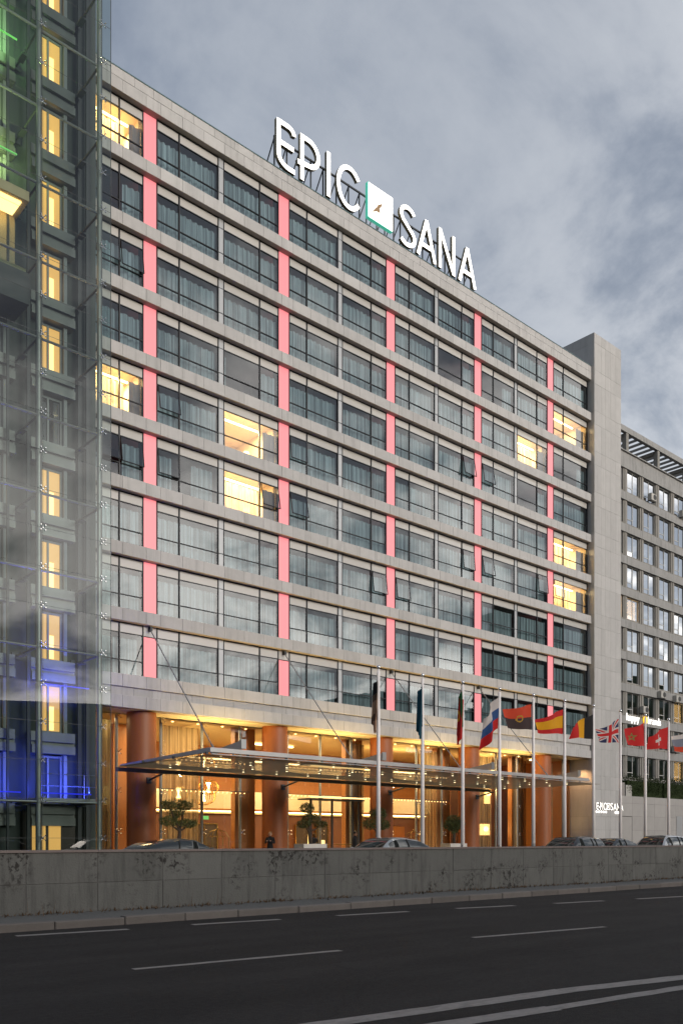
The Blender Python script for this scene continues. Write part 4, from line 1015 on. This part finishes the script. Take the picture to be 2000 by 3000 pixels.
# (length, height, sag, hang): hang 0 = flying level to the left, 1 = drooped along the pole
FP = [(1.9, 1.45, 1.0), (1.9, 1.5, 1.0), (1.9, 1.55, .93), (2.1, 1.45, .55), (2.1, 1.25, .5), (2.15, 1.25, .71), (2.0, 1.3, .84), (2.05, 1.3, .8), (2.1, 1.3, .6), (2.1, 1.3, .7), (2.1, 1.3, .6)]
FL = ['drooping brown and beige flag on the leftmost pole', 'drooping teal blue flag', 'drooping green and red flag with yellow emblem', 'half-drooped white, blue and red striped flag', 'waving red over black flag with gold emblem', 'waving red and yellow striped flag', 'waving black, yellow and red striped flag', 'waving flag with red and white crosses on dark blue', 'waving red flag with a star', 'waving red flag with a white cross', 'grey and red flag cut by the right edge of the picture']
for i, (u, (nm, fn), (L_, H_, hang)) in enumerate(zip(PU, F, FP)):
    rnd = random.Random(40 + i); ns, nt_ = 66, 44; vs = []; fs = []; mi = []; names = []
    ph = rnd.uniform(0, 6); ztop = 7.92 + .3
    for a in range(ns + 1):
        s = a / ns
        for b_ in range(nt_ + 1):
            t = b_ / nt_
            # path of the free edge: flying part goes to -X with a sag, drooped part falls and gathers against the pole
            fx = -s * L_ ; fz = -s * hang * (.12 + .88 * t)
            wav = (.05 + .12 * s) * math.sin(s * 7.5 - t * 1.2 + ph) + .05 * s * math.sin(s * 15 + t * 3 + ph)
            if i < 3:
                q = s * L_
                fx = -.07 - .17 * abs(math.sin(q * 5.2 + t)) * (1 - .35 * t) - .10 * s * (1 - t); fy = .13 * math.sin(q * 5.2 + t * 1.5 + ph); fz = -s * .75 * (1.1 - .2 * t)
                vs.append((fx, fy, ztop - (1 - t) * H_ + fz)); continue
            if i == 3:
                fx = -s * L_ * .50; fz = -(s ** 1.15) * 1.05 + .05; wav *= 1.6
            vs.append((fx - .07, wav * .9 + .03, ztop - (1 - t) * H_ + fz + .07 * math.sin(s * 5 + ph) * s))
    for a in range(ns):
        for b_ in range(nt_):
            k_ = fn((a + .5) / ns, (b_ + .5) / nt_)
            if k_ not in names: names.append(k_)
            o_ = a * (nt_ + 1) + b_; fs.append((o_, o_ + nt_ + 1, o_ + nt_ + 2, o_ + 1)); mi.append(names.index(k_))
    b = MB(); b.v = vs; b.f = fs; b.m = mi; b.smooth = True
    b.build('flag', ['flag_' + q for q in names], None, (u, PLV, 0), label=FL[i], cat='flag', group='flags on the poles')

# ------------------------------------------------------------------ cars behind the wall
def car(label, pm, u, v, heading, L_=4.5, H_=1.46, W_=1.80, suv=False, estate=False):
    t = thing('parked_car', (u, v, .3), label, 'car', 'cars on the forecourt')
    hw = W_ / 2
    # stations from nose (x = -L/2) to tail; (x, z belt, half width at belt, z sill)
    bz = .92 if not suv else 1.02
    st = [(-L_ / 2, .55, hw * .72, .35), (-L_ / 2 + .12, .72, hw * .88, .25), (-L_ / 2 + .5, .80, hw * .97, .22), (-L_ / 2 + 1.1, bz - .06, hw, .2), (-.6, bz, hw, .2), (.5, bz + .02, hw, .2), (L_ / 2 - .9, bz + .05, hw * .99, .2), (L_ / 2 - .25, bz + .03, hw * .93, .25), (L_ / 2, .75, hw * .80, .38)]
    b = MB(); b.smooth = True; vs = []
    for x, z, w_, s in st:
        m_ = (z + s) / 2
        vs += [(x, -w_ * .86, s), (x, -w_, s + .12), (x, -w_ * 1.02, m_), (x, -w_ * .99, z - .05), (x, -w_ * .92, z), (x, 0, z + .03), (x, w_ * .92, z), (x, w_ * .99, z - .05), (x, w_ * 1.02, m_), (x, w_, s + .12), (x, w_ * .86, s)]
    n = 11; fs = []
    for i in range(len(st) - 1):
        for j in range(n - 1): fs.append((i * n + j, i * n + j + 1, (i + 1) * n + j + 1, (i + 1) * n + j))
    fs += [tuple(range(n - 1, -1, -1)), tuple(range((len(st) - 1) * n, len(st) * n))]
    b.add(vs, fs); body = b.build('body', pm, t, None)
    # greenhouse: one lofted shell, glass and painted faces told apart by where they lie
    rear = .28 if (suv or estate) else .55
    xa, xb = -L_ * .26, L_ / 2 - rear
    ra, rb = xa + .78, xb - (.38 if (suv or estate) else .95)
    def prof(x):
        if x < ra: q = (x - xa) / (ra - xa); return bz + (H_ - .05 - bz) * (1 - (1 - q) ** 1.55)
        if x < rb: q = (x - ra) / (rb - ra); return H_ - .05 + .05 * math.sin(math.pi * min(1, q * 1.1)) - .03 * q
        q = (x - rb) / (xb - rb); return bz + .03 + (H_ - .08 - bz - .03) * (1 - q ** 1.7)
    xs = sorted(set([xa + (ra - xa) * i / 6 for i in range(7)] + [ra + (rb - ra) * i / 8 for i in range(9)] + [rb + (xb - rb) * i / 6 for i in range(7)]))
    pl_ = [ra + .05 - .2, (ra + rb) / 2 + .05, rb + .12] + ([rb - .55] if (suv or estate) else [])
    g = MB(); g.smooth = True; vs = []
    for x in xs:
        z = prof(x); h_ = z - bz; wb_ = hw * (.93 - .04 * abs(x) / (L_ / 2)); ty = wb_ - .30 * h_
        vs += [(x, sg * w_, zz) for sg, w_, zz in ((-1, wb_, bz - .01), (-1, wb_ - .10 * h_, bz + h_ * .45), (-1, ty, bz + h_ * .84), (-1, ty * .86, bz + h_ * .965), (-1, ty * .45, z), (1, ty * .45, z), (1, ty * .86, bz + h_ * .965), (1, ty, bz + h_ * .84), (1, wb_ - .10 * h_, bz + h_ * .45), (1, wb_, bz - .01))]
    n = 10; fg = []; fp = []
    for i in range(len(xs) - 1):
        xm = (xs[i] + xs[i + 1]) / 2
        for j in range(n - 1):
            f_ = (i * n + j, i * n + j + 1, (i + 1) * n + j + 1, (i + 1) * n + j)
            side = j in (0, 1, 7, 8); shoulder = j in (2, 6)
            if shoulder: glass = False
            elif side: glass = ra - .45 < xm < xb - .12
            else: glass = xm < ra or xm > rb + .05
            (fg if glass else fp).append(f_)
    g.add(vs, fg); g.build('windows', 'car_glass', t, None)
    rf = MB(); rf.smooth = True; rf.add(vs, fp); rf.build('roof', pm, t, None)
    pil = MB()
    for x in pl_[1:2] + pl_[3:]:
        for sg in (-1, 1):
            h_ = prof(x) - bz; wb_ = hw * (.93 - .04 * abs(x) / (L_ / 2)) + .006
            pil.tube([(x + .06, sg * wb_, bz), (x + .03, sg * (wb_ - .10 * h_), bz + h_ * .45), (x, sg * (wb_ - .30 * h_), bz + h_ * .85)], .028, 5)
    pil.build('pillar', 'tyre', t, None)
    for s in (-1, 1):
        MB().sphere((xa + .25, s * (hw + .08), bz + .06), .11, 8, sx=.9, sz=.75).build('mirror', pm, t, None)
        MB().box(-L_ / 2 + .03, -L_ / 2 + .3, s * hw * .62 - .16, s * hw * .62 + .16, .58, .70).build('headlight', 'lamp_glass', t, None)
        MB().box(L_ / 2 - .2, L_ / 2 - .03, s * hw * .66 - .13, s * hw * .66 + .13, .70, .86).build('tail_light', 'tail_red', t, None)
        for x in (-L_ / 2 + .85, L_ / 2 - .85):
            wq = MB(); wq.cyl((x, s * (hw - .2), .33), (x, s * (hw + .015), .33), .33, n=20); tw = wq.build('wheel', 'tyre', t, None)
            MB().cyl((x, s * (hw + .016), .33), (x, s * (hw + .03), .33), .21, n=14).build('rim', 'steel_light', tw, None)
    # children were made in local axes: cancel the world offset, then turn the whole car
    for ch in t.children_recursive: ch.location = (0, 0, 0)
    t.rotation_euler = (0, 0, heading)
    return t
car('silver saloon car parked under the canopy left of the second flagpole', 'car_silver', 23.25, 23.6, R(3), L_=4.5, H_=1.43)
car('black car parked before the stone side wall between two poles', 'car_black', 36.0, 24.2, R(4), L_=4.4, H_=1.50, estate=True)
car('dark small car parked in front of the stone tower', 'car_navy', 40.0, 24.6, R(2), L_=4.2, H_=1.44)
car('pale silver estate car at the right edge of the forecourt', 'car_pale', 44.6, 24.4, R(4), L_=4.7, H_=1.60, suv=True)
car('dark green car driving past the leftmost orange column', 'car_green', 16.4, 27.4, R(180), L_=4.5, H_=1.38)

# ------------------------------------------------------------------ trees in planters
def bonsai(u, v, label, clumps, lean, pw=1.3):
    t = thing('potted_olive_tree', (u, v, .3), label, 'tree', 'clipped trees in white planters')
    rnd = random.Random(int(u * 10))
    MB().bbox(-pw / 2, pw / 2, -.4, .4, 0, 1.12, .02).build('planter', 'planter', t, (u, v, .3))
    tr = MB(); tr.smooth = True
    p0 = Vector((0, 0, 1.1)); fork = Vector((lean, 0, 1.75)); tr.cyl(p0, fork, .11, .08, n=8)
    lf = MB()
    for (dx, dy, z, rx, rz) in clumps:
        e_ = Vector((dx, dy, z)); mid = (fork + e_) / 2 + Vector((rnd.uniform(-.08, .08), 0, -.06))
        tr.cyl(fork, mid, .06, .04, n=6); tr.cyl(mid, e_, .04, .015, n=6)
        leaves(lf, (dx, dy, z), (rx, rx * .8, rz), int(4200 * rx * rz + 160), .05, rnd, shell=.25)
        for _ in range(4):
            a = rnd.uniform(0, 6.28); q = Vector((dx + rx * .9 * math.cos(a), dy + rx * .7 * math.sin(a), z + rnd.uniform(-.3, .9) * rz)); tr.cyl(e_, q, .012, .005, n=4)
            leaves(lf, q, (.09, .09, .09), 14, .04, rnd, shell=0)
    tr.build('trunk', 'bark', t, (u, v, .3)); lf.build('crown', 'leaf', t, (u, v, .3))
bonsai(21.9, 36.2, 'tall cloud-pruned dark tree between leftmost and second orange columns', [(-.55, 0, 2.95, .42, .26), (.35, .1, 2.95, .45, .28), (-.6, -.1, 2.2, .5, .26), (.45, 0, 2.1, .52, .24), (0, .2, 2.6, .4, .25)], .05)
bonsai(29.1, 35.2, 'cloud-pruned tree in a white planter right of the standing person', [(-.25, 0, 2.95, .42, .30), (.1, .1, 2.45, .5, .28), (-.45, 0, 2.15, .42, .24), (.65, 0, 2.15, .42, .20)], -.1, 1.55)
bonsai(33.75, 35.2, 'bushy tree beside the first flagpole left of the silver car', [(.15, 0, 2.75, .55, .42), (-.45, 0, 2.2, .5, .32), (.55, 0, 2.15, .45, .3)], .1, 1.4)
bonsai(40.2, 35.2, 'round-crowned small tree right of the luggage cart', [(0, 0, 2.45, .62, .40), (-.45, 0, 2.2, .42, .3), (.5, 0, 2.25, .42, .32), (0, 0, 1.95, .35, .25)], .02, 1.5)

# ------------------------------------------------------------------ people
def person(u, v, face, label, top, H_, arm='phone', hair='hair', z0=.3):
    t = thing('person', (u, v, z0), label, 'person')
    s = H_ / 1.72
    V_ = []; E_ = []; Rr = []
    def P(x, y, z, r, par=None):
        V_.append((x * s, y * s, z * s)); Rr.append(r * s); i = len(V_) - 1
        if par is not None: E_.append((par, i))
        return i
    pel = P(0, 0, .95, .145); wst = P(0, 0, 1.10, .125, pel); ch = P(0, .0, 1.30, .155, wst); nb = P(0, 0, 1.44, .085, ch); nk = P(0, -.01, 1.50, .055, nb); hd = P(0, -.02, 1.60, .088, nk); ht = P(0, -.015, 1.68, .07, hd)
    for sx in (-1, 1):
        hp = P(sx * .10, 0, .88, .095, pel); kn = P(sx * .11, -.02, .50, .062, hp); an = P(sx * .115, .02, .10, .042, kn); P(sx * .13, -.15, .04, .035, an)
        sh = P(sx * .185, 0, 1.40, .062, ch)
        if arm == 'phone' : el = P(sx * .24, -.03, 1.14, .046, sh); wr = P(sx * .13, -.24, 1.22, .030, el); hx, hy, hz = sx * .09, -.30, 1.26; gd = (0, -.03, .05)
        else: el = P(sx * .25, .02, 1.13, .046, sh); wr = P(sx * .26, -.03, .90, .030, el); hx, hy, hz = sx * .26, -.05, .83; gd = (0, -.01, -.07)
        pm_ = P(hx, hy, hz, .028, wr)
        for j in range(4): f1 = P(hx + (j - 1.5) * .02, hy + gd[1] * .7 - .01, hz + gd[2] * .7, .0095, pm_); P(hx + (j - 1.5) * .021, hy + gd[1] * 1.2 - .02, hz + gd[2] * (1.25 - .12 * abs(j - 1.4)), .0085, f1)
        P(hx - sx * .035, hy - .02, hz + gd[2] * .4, .010, pm_)
    me = bpy.data.meshes.new('body'); me.from_pydata(V_, E_, [])
    me.materials.append(M[top])
    o = bpy.data.objects.new('body', me); link(o, t, (u, v, z0))
    sk_ = o.modifiers.new('skin', 'SKIN'); sk_.use_smooth_shade = True
    for i, r in enumerate(Rr): me.skin_vertices[0].data[i].radius = (r, r)
    me.skin_vertices[0].data[0].use_root = True
    ss = o.modifiers.new('sub', 'SUBSURF'); ss.levels = 1; ss.render_levels = 1
    hb_ = MB(); hb_.smooth = True
    hb_.sphere((0, -.022 * s, 1.60 * s), .108 * s, 12, sx=.86, sz=1.12)
    for sx in (-1, 1): hb_.sphere((sx * .095 * s, -.0, 1.60 * s), .025 * s, 6); hb_.sphere((sx * .035 * s, -.115 * s, 1.615 * s), .012 * s, 6, mi=1)
    hb_.cyl((0, -.112 * s, 1.60 * s), (0, -.14 * s, 1.575 * s), .012 * s, .016 * s, n=6); hb_.box(-.028 * s, .028 * s, -.118 * s, -.108 * s, 1.535 * s, 1.545 * s, 2)
    hb_.build('head', ['skin', 'black_cloth', 'tail_red'], t, (u, v, z0))
    hr = MB(); hr.smooth = True; hr.sphere((0, .012 * s, 1.635 * s), .118 * s, 12, sx=.88, sz=1.0)
    if hair == 'hair': hr.sphere((0, .09 * s, 1.58 * s), .075 * s, 8)
    hr.build('hair', hair, t, (u, v, z0))
    hn = MB(); hn.smooth = True
    for sx in (-1, 1):
        c = (sx * .09 * s, -.31 * s, 1.27 * s) if arm == 'phone' else (sx * .26 * s, -.055 * s, .81 * s)
        hn.sphere(c, .042 * s, 8)
    hn.build('hand_skin', 'skin', t, (u, v, z0))
    t.rotation_euler = (0, 0, face)
    if arm == 'phone':
        MB().box(-.04, .04, -.345, -.33, 1.26, 1.40).build('held_phone', 'steel_dark', t, (u, v, z0))
person(27.55, 36.6, R(-50), 'person in black with fair tied-up hair looking down, beside the second orange column', 'black_cloth', 1.74)
person(33.2, 36.3, R(20), 'person in a dark suit standing left of the bushy tree by the silver car', 'black_cloth', 1.78, arm='down', hair='black_cloth')
person(33.9, 40.7, R(160), 'person in dark grey standing inside the glass entrance doors', 'grey_cloth', 1.72, arm='down')

# ------------------------------------------------------------------ luggage cart
def cart(u, v, label):
    t = thing('luggage_cart', (u, v, .3), label, 'luggage cart', 'brass luggage carts')
    MB().bbox(-.55, .55, -.32, .32, .2, .27, .02).build('deck', 'brown_wall', t, (u, v, .3))
    for sx in (-.5, .5):
        for sy in (-.28, .28): MB().cyl((sx, sy, .1), (sx, sy - .0, .1001), .1, n=12).cyl((sx - .03, sy, .1), (sx + .03, sy, .1), .1, n=12).build('wheel', 'tyre', t, (u, v, .3))
    b = MB()
    for sy in (-.27, .27):
        b.tube([(-.5, sy, .27), (-.5, sy, 1.45), (-.36, sy * .6, 1.72), (-.1, 0, 1.84)], .02, 8); b.tube([(.5, sy, .27), (.5, sy, 1.45), (.36, sy * .6, 1.72), (.1, 0, 1.84)], .02, 8)
    b.tube([(-.5, 0, 1.5), (.5, 0, 1.5)], .016, 8).tube([(-.1, 0, 1.84), (.1, 0, 1.84)], .02, 8)
    b.sphere((0, 0, 1.9), .06, 8)
    b.build('hoop_frame', 'brass', t, (u, v, .3))
cart(39.0, 37.4, 'brass luggage cart between the silver car and the round-crowned tree')
cart(25.0, 37.6, 'brass luggage cart left of the glass doors near the cloud-pruned tall tree')

# ------------------------------------------------------------------ rising ground across the road, seen only in reflections; near bank added to shade road and wall
rnd = random.Random(11); vs = []; fs = []; nx = 420
prof = [(-9, 0), (-12, 4.5), (-16, 8), (-30, 11), (-70, 17), (-140, 30), (-240, 40)]
for i in range(nx + 1):
    x = -260 + 1000 * i / nx; tall = 1 + min(1.3, max(0, (x - 345) / 60))
    for j, (y, z) in enumerate(prof): vs.append((x, y - 6 + rnd.uniform(-1, 1) * j, z * (tall if j > 3 else 1) * (1 + .10 * math.sin(x * .021 + j) + (rnd.uniform(-.05, .05) if j < 2 else rnd.uniform(-.15, .15))) - (.2 if j == 0 else 0)))
m_ = len(prof)
for i in range(nx):
    for j in range(m_ - 1): fs.append((i * m_ + j, i * m_ + j + 1, (i + 1) * m_ + j + 1, (i + 1) * m_ + j))
MB().add(vs, fs).build('added_hills', 'added_hill', kind='structure')
for (a, b_, v, h, lab) in ((272, 290, -120, 92, 'tall dark tower block across the road, mirrored in the right-hand hotel windows'), (192, 214, -125, 50, 'lower dark block across the road, mirrored in the lower hotel windows')):
    t = thing('reflected_tower_block', (a, v, 0), lab, 'building')
    MB().box(a, b_, v - 25, v, 0, h).build('wall', 'office_room', t)
    for q in range(int(h / 4) - 3): MB().box(a + 1, b_ - 1, v + .01, v + .12, 14 + q * 4, 16 + q * 4).build('window_band', 'car_glass', t)
